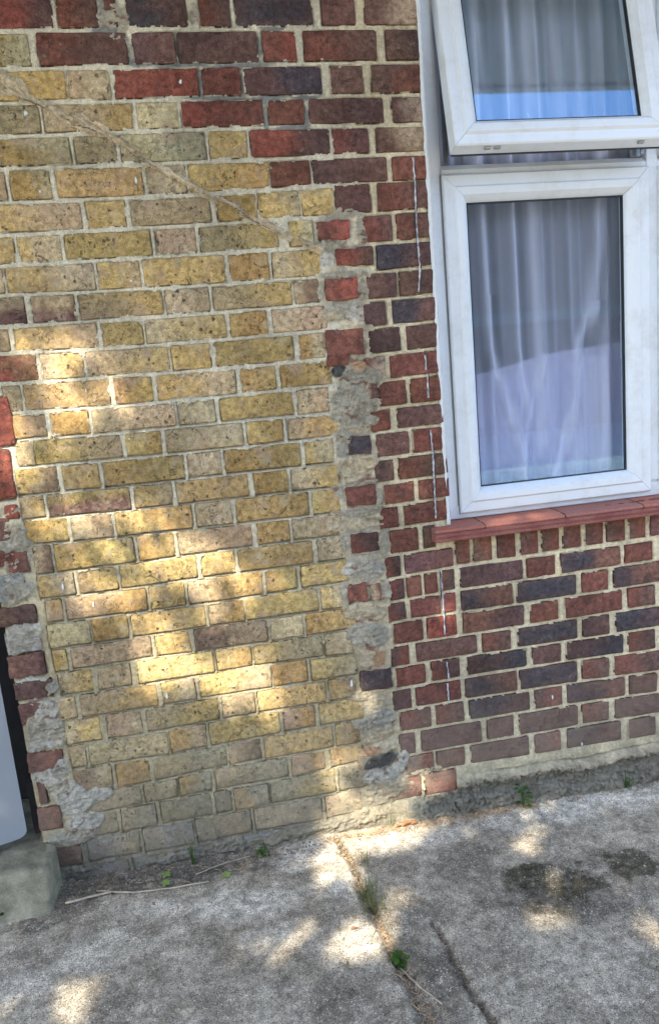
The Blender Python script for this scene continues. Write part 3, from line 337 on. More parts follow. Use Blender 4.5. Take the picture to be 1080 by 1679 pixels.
# ------------------------------------------------------------------ brick maker
GU = np.array([0, .02, .18, .34, .5, .66, .82, .98, 1.]); GV = np.array([0, .05, .36, .64, .95, 1.])
def brick_mesh(q, code, kind, proud, stock):
    cx = q.mean(0); u, v = np.meshgrid(GU, GV); ln = (1-u)*(1-v); 
    P = ln[..., None]*q[0] + (u*(1-v))[..., None]*q[1] + (u*v)[..., None]*q[2] + ((1-u)*v)[..., None]*q[3]
    sd = int(rng.integers(1e6)); W_ = q[1, 0]-q[0, 0]
    jit = .0014 if kind in 'RS' else .0020
    if kind in 'LT': jit = .004
    eu = (u == 0) | (u == 1); ev = (v == 0) | (v == 1)
    nx = vnoise(P[..., 0]*45+sd % 97, P[..., 1]*45+sd % 31, sd % 1000); nz = vnoise(P[..., 0]*45+5, P[..., 1]*45+sd % 53, sd % 991)
    P[..., 0] += nx*jit*(.4+.6*eu); P[..., 1] += nz*jit*(.4+.6*ev)
    # rounded corners
    cr = eu & ev; rr = rng.uniform(.001, .0045 if kind != 'R' else .003, cr.sum())
    dirx = np.where(u[cr] == 0, 1, -1); dirz = np.where(v[cr] == 0, 1, -1)
    P[cr, 0] += dirx*rr; P[cr, 1] += dirz*rr
    tilt = rng.normal(0, .0009, 2)
    y = -proud + vnoise(P[..., 0]*30, P[..., 1]*30, sd % 777)*(.0011 if kind in 'RS' else .0016) + (u-.5)*tilt[0]*2+(v-.5)*tilt[1]*2
    y = y + (eu | ev)*rng.uniform(.0006, .0018) + cr*.001
    nv, nu = u.shape
    V = np.stack([P[..., 0]-cx[0], y, P[..., 1]-cx[1]], -1).reshape(-1, 3)
    idx = np.arange(nu*nv).reshape(nv, nu)
    F = [(idx[j, i], idx[j, i+1], idx[j+1, i+1], idx[j+1, i]) for j in range(nv-1) for i in range(nu-1)]
    nfront = len(F)
    loop = list(idx[0, :]) + list(idx[1:, -1]) + list(idx[-1, -2::-1]) + list(idx[-2:0:-1, 0])
    b0 = len(V); back = V[loop].copy(); back[:, 1] = .014; V = np.vstack([V, back]); n = len(loop)
    for k in range(n): F.append((loop[k], b0+k, b0+(k+1) % n, loop[(k+1) % n]))
    # colours: first letter at the left, second at the right, drifting boundary
    D_ = CS if stock else C; c1 = np.array(D_[code[0]]); c2 = np.array(D_[code[1]])
    bright = rng.uniform(.78, 1.16); hue = 1+rng.normal(0, .028, 3)
    uu = u + .28*vnoise(P[..., 0]*22, P[..., 1]*30, sd % 555)
    if code[0] == 'v' and stock: uu = 1-v + .2*vnoise(P[..., 0]*22, P[..., 1]*30, sd % 555); c1, c2 = c2, c1
    f = np.clip((uu-.3)/.4, 0, 1)[..., None]; cc = (c1*(1-f)+c2*f)*bright*hue
    if code[0] == code[1] == 'n' or code == 'nB':      # flared headers: dark heart, red rim
        e = np.minimum(np.minimum(u, 1-u)*W_, np.minimum(v, 1-v)*.065); rim = np.clip(1-(e+.004*vnoise(P[..., 0]*40, P[..., 1]*40, 3))/.012, 0, 1)[..., None]
        cc = cc*(1-.45*rim)+np.array(C['m'])*.45*rim
    cols = cc.reshape(-1, 3); cols = np.vstack([cols, cols[loop]*.95])
    V = V[:, [0, 1, 2]]
    return np_mesh('brick', V, np.array(F)[:, ::1], M_STOCK if stock else M_RED, cols, True, nfront), cx

wall_y = empty('yellow_brick_wall', (0, 0, 0), 'wall of weathered yellow stock bricks left of the window, toothed into the red bricks', 'wall')
wall_r = empty('red_brick_wall', (1.0, 0, 0), 'wall of dark red and blue-black bricks around the white window', 'wall')
pier = empty('old_brick_pier', (-.62, 0, 0), 'narrow strip of broken red bricks smeared with grey cement beside the grey panel door', 'pier')
for kind, code, q in BR:
    stock = kind == 'Y' or code[0] in 'qe'
    proud = {'Y': .0005, 'R': .0010, 'S': .001, 'T': .0065, 'L': .003}[kind] + rng.normal(0, .0007)
    me, cx = brick_mesh(q, code, kind, proud, stock)
    par = {'Y': wall_y, 'R': wall_r, 'S': wall_r, 'T': wall_r, 'L': pier}[kind]
    o = obj('brick', me, par); o.location = Vector((cx[0], 0, cx[1])) - par.location

# ------------------------------------------------------------------ mortar relief
WX0, WX1, WZ0, WZ1, DR = -.66, 1.66, -.09, 2.62, .003
WL, WB, WT = .716, .960, 2.64          # window opening: left side, bottom, top
xs = np.arange(WX0, WX1, DR); zs = np.arange(WZ0, WZ1, DR); X, Z = np.meshgrid(xs, zs)
SD = np.full(X.shape, -1.0)            # signed distance into the nearest brick (positive inside)
for kind, code, q in BR:
    x0, x1 = q[:, 0].min()-.02, q[:, 0].max()+.02; z0, z1 = q[:, 1].min()-.02, q[:, 1].max()+.02
    i0, i1 = np.searchsorted(xs, [x0, x1]); j0, j1 = np.searchsorted(zs, [z0, z1])
    if i1 <= i0 or j1 <= j0: continue
    sx, sz = X[j0:j1, i0:i1], Z[j0:j1, i0:i1]; d = np.full(sx.shape, 9.)
    for k in range(4):
        a, b = q[k], q[(k+1) % 4]; e = b-a; L_ = math.hypot(*e); d = np.minimum(d, ((sz-a[1])*e[0]-(sx-a[0])*e[1])/L_)
    SD[j0:j1, i0:i1] = np.maximum(SD[j0:j1, i0:i1], d)
ins = SD > 0
def up(n): r = np.zeros_like(ins); r[:-n] = ins[n:]; return r
yz = np.clip((X*0+1)*(X < .50)*1.0, 0, 1)                 # yellow part
low = np.clip((1.45-Z)/.25, 0, 1)*yz
n1 = fbm(X, Z, 38, 3); n2 = fbm(X, Z, 120, 21, 3); n3 = fbm(X, Z, 9, 44)
joint = -.0035 + n1*.0022 + n2*.0012
joint = joint - .0065*up(1)*low - .0045*up(2)*low + .003*low*(~up(3))   # struck pointing: deepest right under a brick
joint = joint + .0022*yz*(1-low)                        # flush pointing higher up
n4 = fbm(X, Z, 90, 33, 3, .8); smear = -.0002 + (.0032+.003*(X < .5))*np.clip(n1+.05, 0, 1) + (.0028+.0055*(X < .5))*np.clip(n4-.04, 0, 1) + .006*np.clip(n3-.25, 0, 1)*np.where(X < .5, 1, .45)
inside = np.where(SD < smear, .0010+n2*.0012, -.012)
# hairline gaps where the mortar has shrunk from the arris
gap = np.clip(1-np.abs(SD+.0015)/.0022, 0, 1)*np.clip((fbm(X, Z, 13, 71, 3)-.02)*6, 0, 1); joint = joint - gap*.006; SDc = 0
Hh = np.where(ins, inside, joint)
# colours of the mortar
col = np.zeros(X.shape+(3,)); cream = np.array((.70, .62, .43)); pale = np.array((.70, .655, .51))
m = np.clip((X-.42)/.12+n1*.6, 0, 1)[..., None]; lo_ = np.clip((1.25-Z+.2*n3)/.5, 0, 1)[..., None]; pale_lo = np.array((.44, .385, .255)); col[:] = (pale*(1-lo_)+pale_lo*lo_)*(1-m)+cream*m
gm = (np.clip((Z-1.45)/.25, 0, 1)*np.clip((X-.30)/.2, 0, 1)*0)[..., None]
st = (low*np.clip(up(1)*1.0+up(2)*.6, 0, 1))[..., None]; col = col*(1-.5*st)+np.array((.15, .135, .10))*.5*st  # shade under the bricks darkened into the bed mortar colour
PC = dict(g=(.40, .37, .29), c=(.50, .43, .30), w=(.50, .48, .41), k=(.075, .075, .075), o=(.48, .31, .19), b=(.37, .355, .30), d=(.66, .55, .38))
wx = fbm(X, Z, 26, 61)*.016; wz = fbm(X, Z, 26, 83)*.016
rough = fbm(X, Z, 50, 101, 5, .78); strat = fbm(X*.25, Z*1.3, 95, 131, 4, .65); gr_ = math.radians(-31); facet = np.round((fbm(X, Z, 30, 181, 3, .6)+.35*strat)*5)/5; diag = fbm((X*math.cos(gr_)+Z*math.sin(gr_))*.12, (-X*math.sin(gr_)+Z*math.cos(gr_))*1.5, 110, 171, 4, .7); pock = fbm(X, Z, 150, 151, 3)
def ellw(cx, cz, rx, rz): return 1-np.sqrt(((X+wx-cx)/rx)**2+((Z+wz-cz)/rz)**2)
for tk in DARKBED.split():
    f = tk.split(','); 
    if f[0] != 'W': continue
    e = ellw(*[float(v)/1000 for v in f[1:5]]); wgt = np.clip(e/.35, 0, 1)*(~ins); col += (np.array((.20, .215, .215))-col)*(wgt*.9)[..., None]
FRG = np.clip((fbm(X, Z*1.5, 34, 231, 3)-.38)*10, 0, 1)
sw = np.clip((.050-np.abs(X-.437-.012*np.clip((Z-1)/.6, -1, 1)+.05*n3))/.02, 0, 1)*np.clip((1.78-Z)/.05, 0, 1)*np.clip((Z-.10)/.04, 0, 1)*(SD < .004)
Hh = np.where(sw > .1, np.maximum(Hh, (.001+rough*.004+facet*.007-np.clip(pock-.2, 0, 1)*.008)*sw), Hh)
col += (np.array((.46, .405, .30))*(1+.3*rough[..., None]+.25*strat[..., None])-col)*sw[..., None]
frag = np.clip((fbm(X, Z*1.6, 30, 211, 3)-.27)*9, 0, 1)*sw; col += (np.array((.22, .095, .07))-col)*(frag*.85)[..., None]
for tk in PATCH.split():
    f = tk.split(',')
    if f[0] != 'W': continue
    e = ellw(*[float(v)/1000 for v in f[1:5]]); wgt = np.clip((e+.10*n4)/.30, 0, 1)
    tgt = float(f[6])/1000 + (rough*.0042 + strat*.002 + facet*.008)*min(1, float(f[6])/4) - np.clip(pock-.15, 0, 1)*.010
    Hh = np.where(wgt > .02, np.maximum(Hh, np.where(ins & (wgt < .3), Hh, tgt*wgt-.003*(1-wgt)))*1.0, Hh)
    pc = np.array(PC[f[5]])*(1+.35*rough[..., None]+.25*strat[..., None])
    fr_ = FRG*(f[5] in 'gw'); pc = pc*(1-.8*fr_[..., None])+np.array((.21, .10, .08))*.8*fr_[..., None]
    col += (pc-col)*wgt[..., None]
for pts, rad, cc, hh in RIDGE:
    best = np.full(X.shape, 9.)
    for a, b in zip(pts, pts[1:]):
        a = np.array(a); b = np.array(b); e = b-a; tt = np.clip(((X-a[0])*e[0]+(Z-a[1])*e[1])/(e@e), 0, 1)
        best = np.minimum(best, np.hypot(X+wx*.6-a[0]-tt*e[0], Z+wz*.6-a[1]-tt*e[1]))
    wgt = np.clip(1.4-best/(rad*.55*(1+1.0*n3+.8*rough)), 0, 1)
    Hh = np.where(wgt > .15, np.maximum(Hh, (hh+2)/1000*wgt+rough*.004+diag*.012), Hh)
    col += (np.array(PC[cc])*(1+.35*diag[..., None])-col)*np.clip(wgt*1.6, 0, 1)[..., None]
# projecting cement footing under the red bricks
pt_ = np.array(PLINTH); ztop = np.interp(xs, pt_[:, 0], pt_[:, 1])[None, :]+fbm(X, Z*0, 7, 5)*.010+fbm(X, Z*0, 30, 6)*.006
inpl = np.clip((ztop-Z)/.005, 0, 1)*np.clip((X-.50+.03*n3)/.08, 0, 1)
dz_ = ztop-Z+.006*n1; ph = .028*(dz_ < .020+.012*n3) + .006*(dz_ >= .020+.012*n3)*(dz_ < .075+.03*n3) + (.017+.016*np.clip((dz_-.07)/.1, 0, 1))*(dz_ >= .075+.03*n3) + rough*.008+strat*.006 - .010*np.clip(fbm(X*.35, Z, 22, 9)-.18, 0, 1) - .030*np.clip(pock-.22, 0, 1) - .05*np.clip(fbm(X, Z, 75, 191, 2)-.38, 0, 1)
keep = SD < .001
# the two odd red bricks stay clear of the footing
for kind, code, q in BR:
    if code in ('RR', 'pR') and q[0, 0] > .4 and q[2, 1] < .16: inpl = inpl*(1-((X > q[0, 0]-.004) & (X < q[1, 0]+.004) & (Z > q[0, 1]-.003)))
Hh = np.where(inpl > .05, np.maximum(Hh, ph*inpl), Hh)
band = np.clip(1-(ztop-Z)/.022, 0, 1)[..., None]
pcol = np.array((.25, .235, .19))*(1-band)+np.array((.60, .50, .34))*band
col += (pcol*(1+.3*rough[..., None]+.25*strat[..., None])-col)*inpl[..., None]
# dark opening line above the footing
ln = np.exp(-((Z-ztop-.006)/.004)**2)*np.clip((X-.74)/.05, 0, 1)*np.clip(.6+n3*2, 0, 1); Hh -= ln*.006; col *= (1-.55*ln)[..., None]
# rough foot of the yellow wall: render skim over the lowest courses
foot = np.clip((.10-Z+n3*.04)/.05, 0, 1)*np.clip((.50-X)/.05, 0, 1); Hh = Hh+foot*np.where(ins, 0, .004+rough*.004)
bot = np.clip((.035-Z)/.03, 0, 1); Hh = Hh+bot*(.006+rough*.004)
col += (np.array((.20, .185, .15))-col)*(foot*.55)[..., None]
col = np.clip(col, .02, .8)
hole = (X > WL) & (Z > WB)
Hh = np.where((X < WX0+.006), Hh-.01, Hh)
V = np.stack([X, -Hh, Z], -1).reshape(-1, 3); ny, nx_ = X.shape
idx = np.arange(nx_*ny).reshape(ny, nx_)
Fq = np.stack([idx[:-1, :-1], idx[:-1, 1:], idx[1:, 1:], idx[1:, :-1]], -1)
hq = hole[:-1, :-1]; soft = ~hq
def mortar_part(name, sel, parent, kind=None):
    F = Fq[sel & soft].reshape(-1, 4); us = np.unique(F); mp = np.zeros(len(V), np.int64); mp[us] = np.arange(len(us))
    me = np_mesh(name, V[us]-np.array(parent.location)[None, :], mp[F], M_MORTAR, col.reshape(-1, 3)[us])
    o = obj(name, me, parent); 
    return o
Xc = X[:-1, :-1]; Zc = Z[:-1, :-1]
bnd_r = np.interp(Zc, [0, .3, 1.0, 1.62, 1.80, 2.62], [.40, .40, .385, .385, .35, .35])
bnd_l = np.interp(Zc, [0, .35, .9, 1.45, 1.6, 2.62], [-.50, -.53, -.545, -.60, -.75, -.75])
mortar_part('mortar', Xc >= bnd_r, wall_r)
mortar_part('mortar', (Xc < bnd_r) & (Xc >= bnd_l), wall_y)
mortar_part('mortar', Xc < bnd_l, pier)

# wall bodies behind the faces
def body(x0, x1, z0, z1, parent, name='wall_core', y0=.0125, mat=None, y1=.24):
    b = MB().box((x0, y0, z0), (x1, y1, z1)); me_o = b.build(name, mat or M_CORE, None, (0, 0, 0)); me_o.parent = parent; me_o.location = -parent.location; return me_o
M_CORE = plain('wall_core', (.16, .10, .08), .95)
body(-.655, -.50, -.1, 3.2, pier); body(-.499, .40, -.1, 3.2, wall_y)
body(.401, WL, -.1, 3.2, wall_r); body(WL+.001, 3.4, -.1, WB, wall_r); body(WL+.001, 3.4, WT, 3.2, wall_r); body(2.62, 3.4, WB+.001, WT-.001, wall_r)
body(-2.6, -1.52, -.1, 3.2, pier); body(-1.519, -.656, 2.08, 3.2, pier)
# the same brickwork going on above and beyond what the photograph shows
def course_block(x0, x1, z0, z1, parent, skip=None, pal='rmmdnrBm'):
    bv, bf, bc = [], [], []; z = z0; r = 0
    while z < z1-.04:
        x = x0 - (.11 if r % 2 else 0); k = r
        while x < x1:
            L_ = .215 if k % 2 == 0 else .1025; a, b = max(x, x0), min(x+L_, x1); x += L_+.011; k += 1
            if b-a < .02: continue
            if skip and skip(a, b, z, z+.064): continue
            n = len(bv); j = rng.normal(0, .001); c = np.array(C[random.choice(pal)])*rng.uniform(.85, 1.15)
            for (xx, yy, zz) in ((a, -j, z), (b, -j, z), (b, -j, z+.064), (a, -j, z+.064), (a, .012, z), (b, .012, z), (b, .012, z+.064), (a, .012, z+.064)): bv.append((xx, yy, zz)); bc.append(c)
            bf += [(n, n+1, n+2, n+3), (n, n+4, n+5, n+1), (n+1, n+5, n+6, n+2), (n+2, n+6, n+7, n+3), (n+3, n+7, n+4, n)]
        z += .075; r += 1
    me = np_mesh('brick_field', np.array(bv)-np.array(parent.location), np.array(bf), M_RED, np.array(bc), False); o = obj('brick_field', me, parent); o['kind'] = 'stuff'
course_block(-2.6, 3.4, 2.63, 3.2, wall_r, lambda a, b, z, zz: False)
course_block(1.665, 3.4, .0, 2.6, wall_r, lambda a, b, z, zz: (a < 2.62 and zz > WB-.01))
course_block(-2.6, -1.53, .0, 2.6, pier)
course_block(-1.519, -.657, 2.09, 2.62, pier)
BB = [(q[:, 0].min()-.007, q[:, 0].max()+.007, q[:, 1].min()-.006, q[:, 1].max()+.006) for _, _, q in BR]
hit = lambda a, b, z, zz: any(a < r[1] and b > r[0] and z < r[3] and zz > r[2] for r in BB)
course_block(1.36, 1.664, .195, WB-.012, wall_r, hit)
course_block(-.655, -.30, 1.50, 2.62, pier, hit, 'ybmrpm')
course_block(-.29, WL-.01, 2.49, 2.62, wall_r, hit)
b = MB().box((1.658, .004, -.1), (3.4, .0124, WB)); b.box((2.622, .004, WB+.002), (3.4, .0124, 2.62)); b.box((-2.6, .004, 2.622), (3.4, .0124, 3.2)); b.box((-2.6, .004, -.1), (-1.525, .0124, 2.62)); b.box((-1.519, .004, 2.082), (-.662, .0124, 2.62))
b.build('joint_bed', M_MORTAR, wall_r, -wall_r.location, col=(.48, .42, .28))

# vertical crack filled with white sealant, and paint flecks
for seg in CRACKS:
    b = MB(); n = 0; pts = []
    for (x0, z0), (x1, z1) in zip(seg, seg[1:]):
        m_ = max(2, int(abs(z1-z0)/.006))
        pts += [(x0+(x1-x0)*i/m_, z0+(z1-z0)*i/m_) for i in range(m_)]
    pts.append(tuple(seg[-1])); L, R_ = [], []
    for i, (x, z) in enumerate(pts):
        w_ = .0012+.0010*abs(math.sin(i*.37+x*40))+random.uniform(0, .0014); dx = random.uniform(-.0012, .0012); h_ = -.0042-random.uniform(0, .0012)
        L.append((b.bm.verts.new((x-w_+dx, h_+.002, z)), b.bm.verts.new((x+dx, h_, z)), b.bm.verts.new((x+w_+dx, h_+.002, z))))
    for a, c_ in zip(L, L[1:]):
        b.bm.faces.new((a[0], a[1], c_[1], c_[0])); b.bm.faces.new((a[1], a[2], c_[2], c_[1]))
    me_o = b.build('sealant_bead', M_BEAD, wall_r); me_o.location = -wall_r.location
    # the open crack beside the bead
    b = MB(); L = []
    for i, (x, z) in enumerate(pts):
        w_ = .0011+random.uniform(0, .0014)*(1 if math.sin(z*61) > -.2 else .2); x += .0038*(1 if math.sin(z*23) > 0 else -1)
        L.append((b.bm.verts.new((x-w_, -.0030, z)), b.bm.verts.new((x+w_, -.0030, z))))
    for a, c_ in zip(L, L[1:]): b.bm.faces.new((a[0], a[1], c_[1], c_[0]))
    me_o = b.build('dark_crack_line', M_GASKET, wall_r); me_o.location = -wall_r.location
pts = RIDGE[0][0]; 
for s0, s1 in ((.6, 2.4), (2.7, 4.3), (5.0, 6.6), (7.2, 8.8), (9.2, 11.9)):  # flat dark ribbons put in for groove shade under the raised scar
    b = MB(); L = []; n_ = int((s1-s0)*16)
    for i in range(n_+1):
        u_ = s0+(s1-s0)*i/n_; k_ = min(int(u_), len(pts)-2); f_ = u_-k_; x = pts[k_][0]*(1-f_)+pts[k_+1][0]*f_; z = pts[k_][1]*(1-f_)+pts[k_+1][1]*f_-.006+random.uniform(-.0015, .0015)
        w_ = (.0004+random.uniform(.0, .0018))*math.sin(math.pi*(i+.3)/(n_+.6)); L.append((b.bm.verts.new((x, -.0075, z-w_)), b.bm.verts.new((x, -.0078, z+w_))))
    for a, c_ in zip(L, L[1:]): b.bm.faces.new((a[0], a[1], c_[1], c_[0]))
    me_o = b.build('dark_crack_line', M_CREVICE, wall_y); me_o.location = -wall_y.location
for x, z, w_, h_ in FLECKS:
    b = MB(); w_ /= 1500; h_ /= 1350; pts = []
    for k in range(9):
        a = 2*math.pi*k/9; pts.append((x+math.cos(a)*w_*random.uniform(.45, 1.3), z+math.sin(a)*h_*random.uniform(.6, 1.15)))
    f = b.poly([(px_, -.0045, pz) for px_, pz in pts]); r = bmesh.ops.extrude_face_region(b.bm, geom=[f])
    for v in r['geom']:
        if isinstance(v, bmesh.types.BMVert): v.co.y = .001
    par = wall_r if x > .5 else wall_y
    me_o = b.build('paint_fleck', M_PAINT, par); me_o.location = -par.location

# ------------------------------------------------------------------ ground
def gz(x): return -.020-.024*x
gx0, gx1, gy0, gy1, GR = -1.5, 2.4, -1.75, .012, .006
gxs = np.arange(gx0, gx1, GR); gys = np.arange(gy0, gy1, GR); GX, GY = np.meshgrid(gxs, gys)
r1 = fbm(GX, GY, 30, 201, 4, .6); r2 = fbm(GX, GY, 90, 221, 3, .7); r3 = fbm(GX, GY, 3, 241, 3)
GH = gz(GX)+r3*.004+r1*.0022+r2*.0013
pale_ = np.zeros(GX.shape); dark_ = np.zeros(GX.shape); moss_ = np.zeros(GX.shape)
wx = fbm(GX, GY, 12, 301)*.05; wy = fbm(GX, GY, 12, 311)*.05
for tk in GPATCH.split():
    f = tk.split(','); cx, cy, rx, ry = [float(v)/1000 for v in f[1:5]]; s_ = float(f[6])
    e = np.clip((1-np.sqrt(((GX+wx-cx)/rx)**2+((GY+wy-cy)/ry)**2))/.55, 0, 1)*s_
    if f[5] in 'wc': pale_ = np.maximum(pale_, e)  # pale concrete; near the wall joint it also paints in sun brightness
    elif f[5] == 'k': dark_ = np.maximum(dark_, e)
    else: moss_ = np.maximum(moss_, e); GH += np.clip(e, 0, 1)*np.clip(r2+.2, 0, 1)*.006
def polyd(pts, X_, Y_):
    best = np.full(X_.shape, 9.); wd = np.zeros(X_.shape); side = np.zeros(X_.shape)
    for a, b in zip(pts, pts[1:]):
        ax, ay, aw = a; bx, by, bw = b; ex, ey = bx-ax, by-ay; tt = np.clip(((X_-ax)*ex+(Y_-ay)*ey)/(ex*ex+ey*ey), 0, 1)
        d = np.hypot(X_-ax-tt*ex, Y_-ay-tt*ey); s_ = d < best
        side = np.where(s_, np.sign((X_-ax)*ey-(Y_-ay)*ex), side); wd = np.where(s_, aw+(bw-aw)*tt, wd); best = np.where(s_, d, best)
    return best, wd, side
jw = fbm(GX, GY, 22, 401)*.012
for ci, pts in enumerate(GCRACK):
    d, wd, side = polyd(pts, GX+jw, GY+jw)
    depth = (.018, .016, .003, .010)[ci]; wd = wd*(1.15 if ci == 0 else 1)
    c_ = np.clip(1.3-d/np.maximum(wd, 1e-4), 0, 1)
    GH -= c_*(depth+.004*r1)*(1-.3*np.clip(r2, 0, 1))
    dark_ = np.maximum(dark_, c_*1.1); pale_ = pale_*(1-c_)
    if ci == 1: GH += np.clip(1-d/.25, 0, 1)*np.where(side < 0, -.006, 0)*np.clip((d-.0)/.01, 0, 1)*0
gut = np.clip((GX+.66)/.05, 0, 1)*np.clip((.12-GX)/.12, 0, 1)*np.clip((GY+.105+jw*2+.08*np.clip((GX+.3), 0, 1))/.02, 0, 1)
GH -= gut*(.012-.006*r1); dark_ = np.maximum(dark_, gut*.9)
GV_ = np.stack([GX, GY, GH], -1).reshape(-1, 3); gi = np.arange(GX.size).reshape(GX.shape)
GF = np.stack([gi[:-1, :-1], gi[:-1, 1:], gi[1:, 1:], gi[1:, :-1]], -1).reshape(-1, 4)
gc = np.stack([np.clip(pale_, 0, 1), np.clip(dark_, 0, 1), np.clip(moss_, 0, 1.2)], -1).reshape(-1, 3)
g_me = np_mesh('concrete_path', GV_, GF, M_CONC, gc)
g_o = obj('concrete_path', g_me); g_o['kind'] = 'structure'
b = MB(); b.poly([(-60, -60, -.12), (60, -60, -.12), (60, 30, -.12), (-60, 30, -.12)])
tag(b.build('ground', M_CONC, col=(0.1, .1, 0)), kind='structure')
# rest of the forecourt around the detailed part
b = MB()
zz = lambda x: gz(x)-.006
for (x0, x1, y0, y1) in ((-4.5, gx0, -3.6, .0), (gx1-.01, 5.5, -3.6, .0), (gx0, gx1-.01, -3.6, gy0+.01)):
    b.poly([(x0, y0, zz(x0)), (x1, y0, zz(x1)), (x1, y1, zz(x1)), (x0, y1, zz(x0))])
tag(b.build('forecourt', M_CONC, col=(.2, .2, 0)), kind='structure')
hgt = lambda x, y: float(GH[min(len(gys)-1, max(0, int((y-gy0)/GR))), min(len(gxs)-1, max(0, int((x-gx0)/GR)))])

# ------------------------------------------------------------------ doorway, panel and step at the left
dr = empty('doorway', (-1.08, .2, .12), 'dark doorway recess behind the grey panel at the left edge', 'doorway')
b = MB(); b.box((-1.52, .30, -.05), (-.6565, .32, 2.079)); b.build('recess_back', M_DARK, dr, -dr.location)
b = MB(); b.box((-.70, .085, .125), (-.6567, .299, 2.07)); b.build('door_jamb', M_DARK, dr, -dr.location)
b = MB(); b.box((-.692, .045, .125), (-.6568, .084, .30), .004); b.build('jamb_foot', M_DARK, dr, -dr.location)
dp = empty('panel_door', (-.70, .008, .15), 'pale blue-grey flat panel door with a rounded lower corner, ajar over the stone step', 'door')
ang = math.radians(19.5); dirv = Vector((-math.cos(ang), -math.sin(ang), 0)); nrm = Vector((math.sin(ang), -math.cos(ang), 0))
prof = [(0, 1.9)]; rr = .020
for k in range(7):
    a = math.pi/2*k/6; prof.append((rr-rr*math.cos(a), rr-rr*math.sin(a)))
prof += [(.78, 0), (.78, 1.9)]
b = MB(); P3 = [dirv*u_+Vector((0, 0, v_)) for u_, v_ in prof]
A = [b.bm.verts.new(p_+nrm*.004) for p_ in P3]; A2 = [b.bm.verts.new(p_+nrm*0) for p_ in P3]; B_ = [b.bm.verts.new(p_-nrm*.035) for p_ in P3]
n = len(P3)
b.bm.faces.new(A); b.bm.faces.new(B_[::-1])
for i in range(n):
    j = (i+1) % n; b.bm.faces.new((A[j], A[i], A2[i], A2[j])); b.bm.faces.new((A2[j], A2[i], B_[i], B_[j]))
es = [e for e in b.bm.edges if all(v in A for v in e.verts)]
bmesh.ops.bevel(b.bm, geom=es, offset=.0035, segments=2, affect='EDGES')
b.build('door_leaf', M_PANEL, dp)
b = MB(); e0 = [dirv*u_+Vector((0, 0, v_)) for u_, v_ in prof[:-1]]
for p_, q_ in zip(e0, e0[1:]):
    b.poly([p_-nrm*.036, q_-nrm*.036, q_-nrm*.044+Vector((.003, 0, 0)), p_-nrm*.044+Vector((.003, 0, 0))])
b.build('door_seal', M_GASKET, dp)
# step
def noisy_block(name, mat, parent, loc, gen, nu=60, nv=40):
    pass
st_ = empty('stone_step', (-.95, -.02, -.01), 'worn grey-green stone step in front of the grey panel door', 'step')
sx = np.linspace(-1.6, -.618, 260); prof_s = [(.29, .118), (.2, .119), (.08, .12), (-.02, .12), (-.08, .1195), (-.122, .118), (-.131, .111), (-.142, .08), (-.158, .03), (-.178, -.01), (-.186, -.03), (-.19, -.05)]
pr = []
for (a, b2) in zip(prof_s, prof_s[1:]):
    m_ = max(2, int(math.hypot(a[0]-b2[0], a[1]-b2[1])/.007)); pr += [(a[0]+(b2[0]-a[0])*i/m_, a[1]+(b2[1]-a[1])*i/m_) for i in range(m_)]
pr.append(prof_s[-1]); pr = np.array(pr)
UX, UY = np.meshgrid(sx, pr[:, 0]); _, UZ = np.meshgrid(sx, pr[:, 1])
ndl = fbm(UX, UY+UZ, 30, 501, 4)*.0030+fbm(UX, UY+UZ, 7, 511)*.003+fbm(UX, UY+UZ, 90, 515, 3)*.0012
edge = np.clip((UX+.630)/.0155, 0, 1)**2
UZ2 = UZ+ndl-edge*.012*(UZ > .02); UY2 = UY+edge*.010*(UY < 0)
back_tex = np.clip((UY+.10)/.02, 0, 1)*np.clip(fbm(UX*.5, UY, 60, 521)+.1, 0, 1)*.004; UZ2 -= back_tex
UX2 = UX+np.where(UX > -.66, fbm(UY, UZ, 14, 531)*.006, 0)+np.where((UX > -.64) & (UY > -.02), -.035*np.clip((UY+.02)/.03, 0, 1), 0)
Vs = np.stack([UX2, UY2, UZ2], -1); ii = np.arange(UX.size).reshape(UX.shape)
Fs = np.stack([ii[:-1, :-1], ii[1:, :-1], ii[1:, 1:], ii[:-1, 1:]], -1).reshape(-1, 4)
side = Vs[:, -1].copy(); side[:, 2] = -.06; nV = Vs.reshape(-1, 3); base_i = len(nV); nV = np.vstack([nV, side])
Fe = [(ii[k, -1], ii[k+1, -1], base_i+k+1, base_i+k) for k in range(len(pr)-1)]
me = np_mesh('step_block', nV-np.array(st_.location), np.vstack([Fs, np.array(Fe)]), M_STONE); obj('step_block', me, st_)

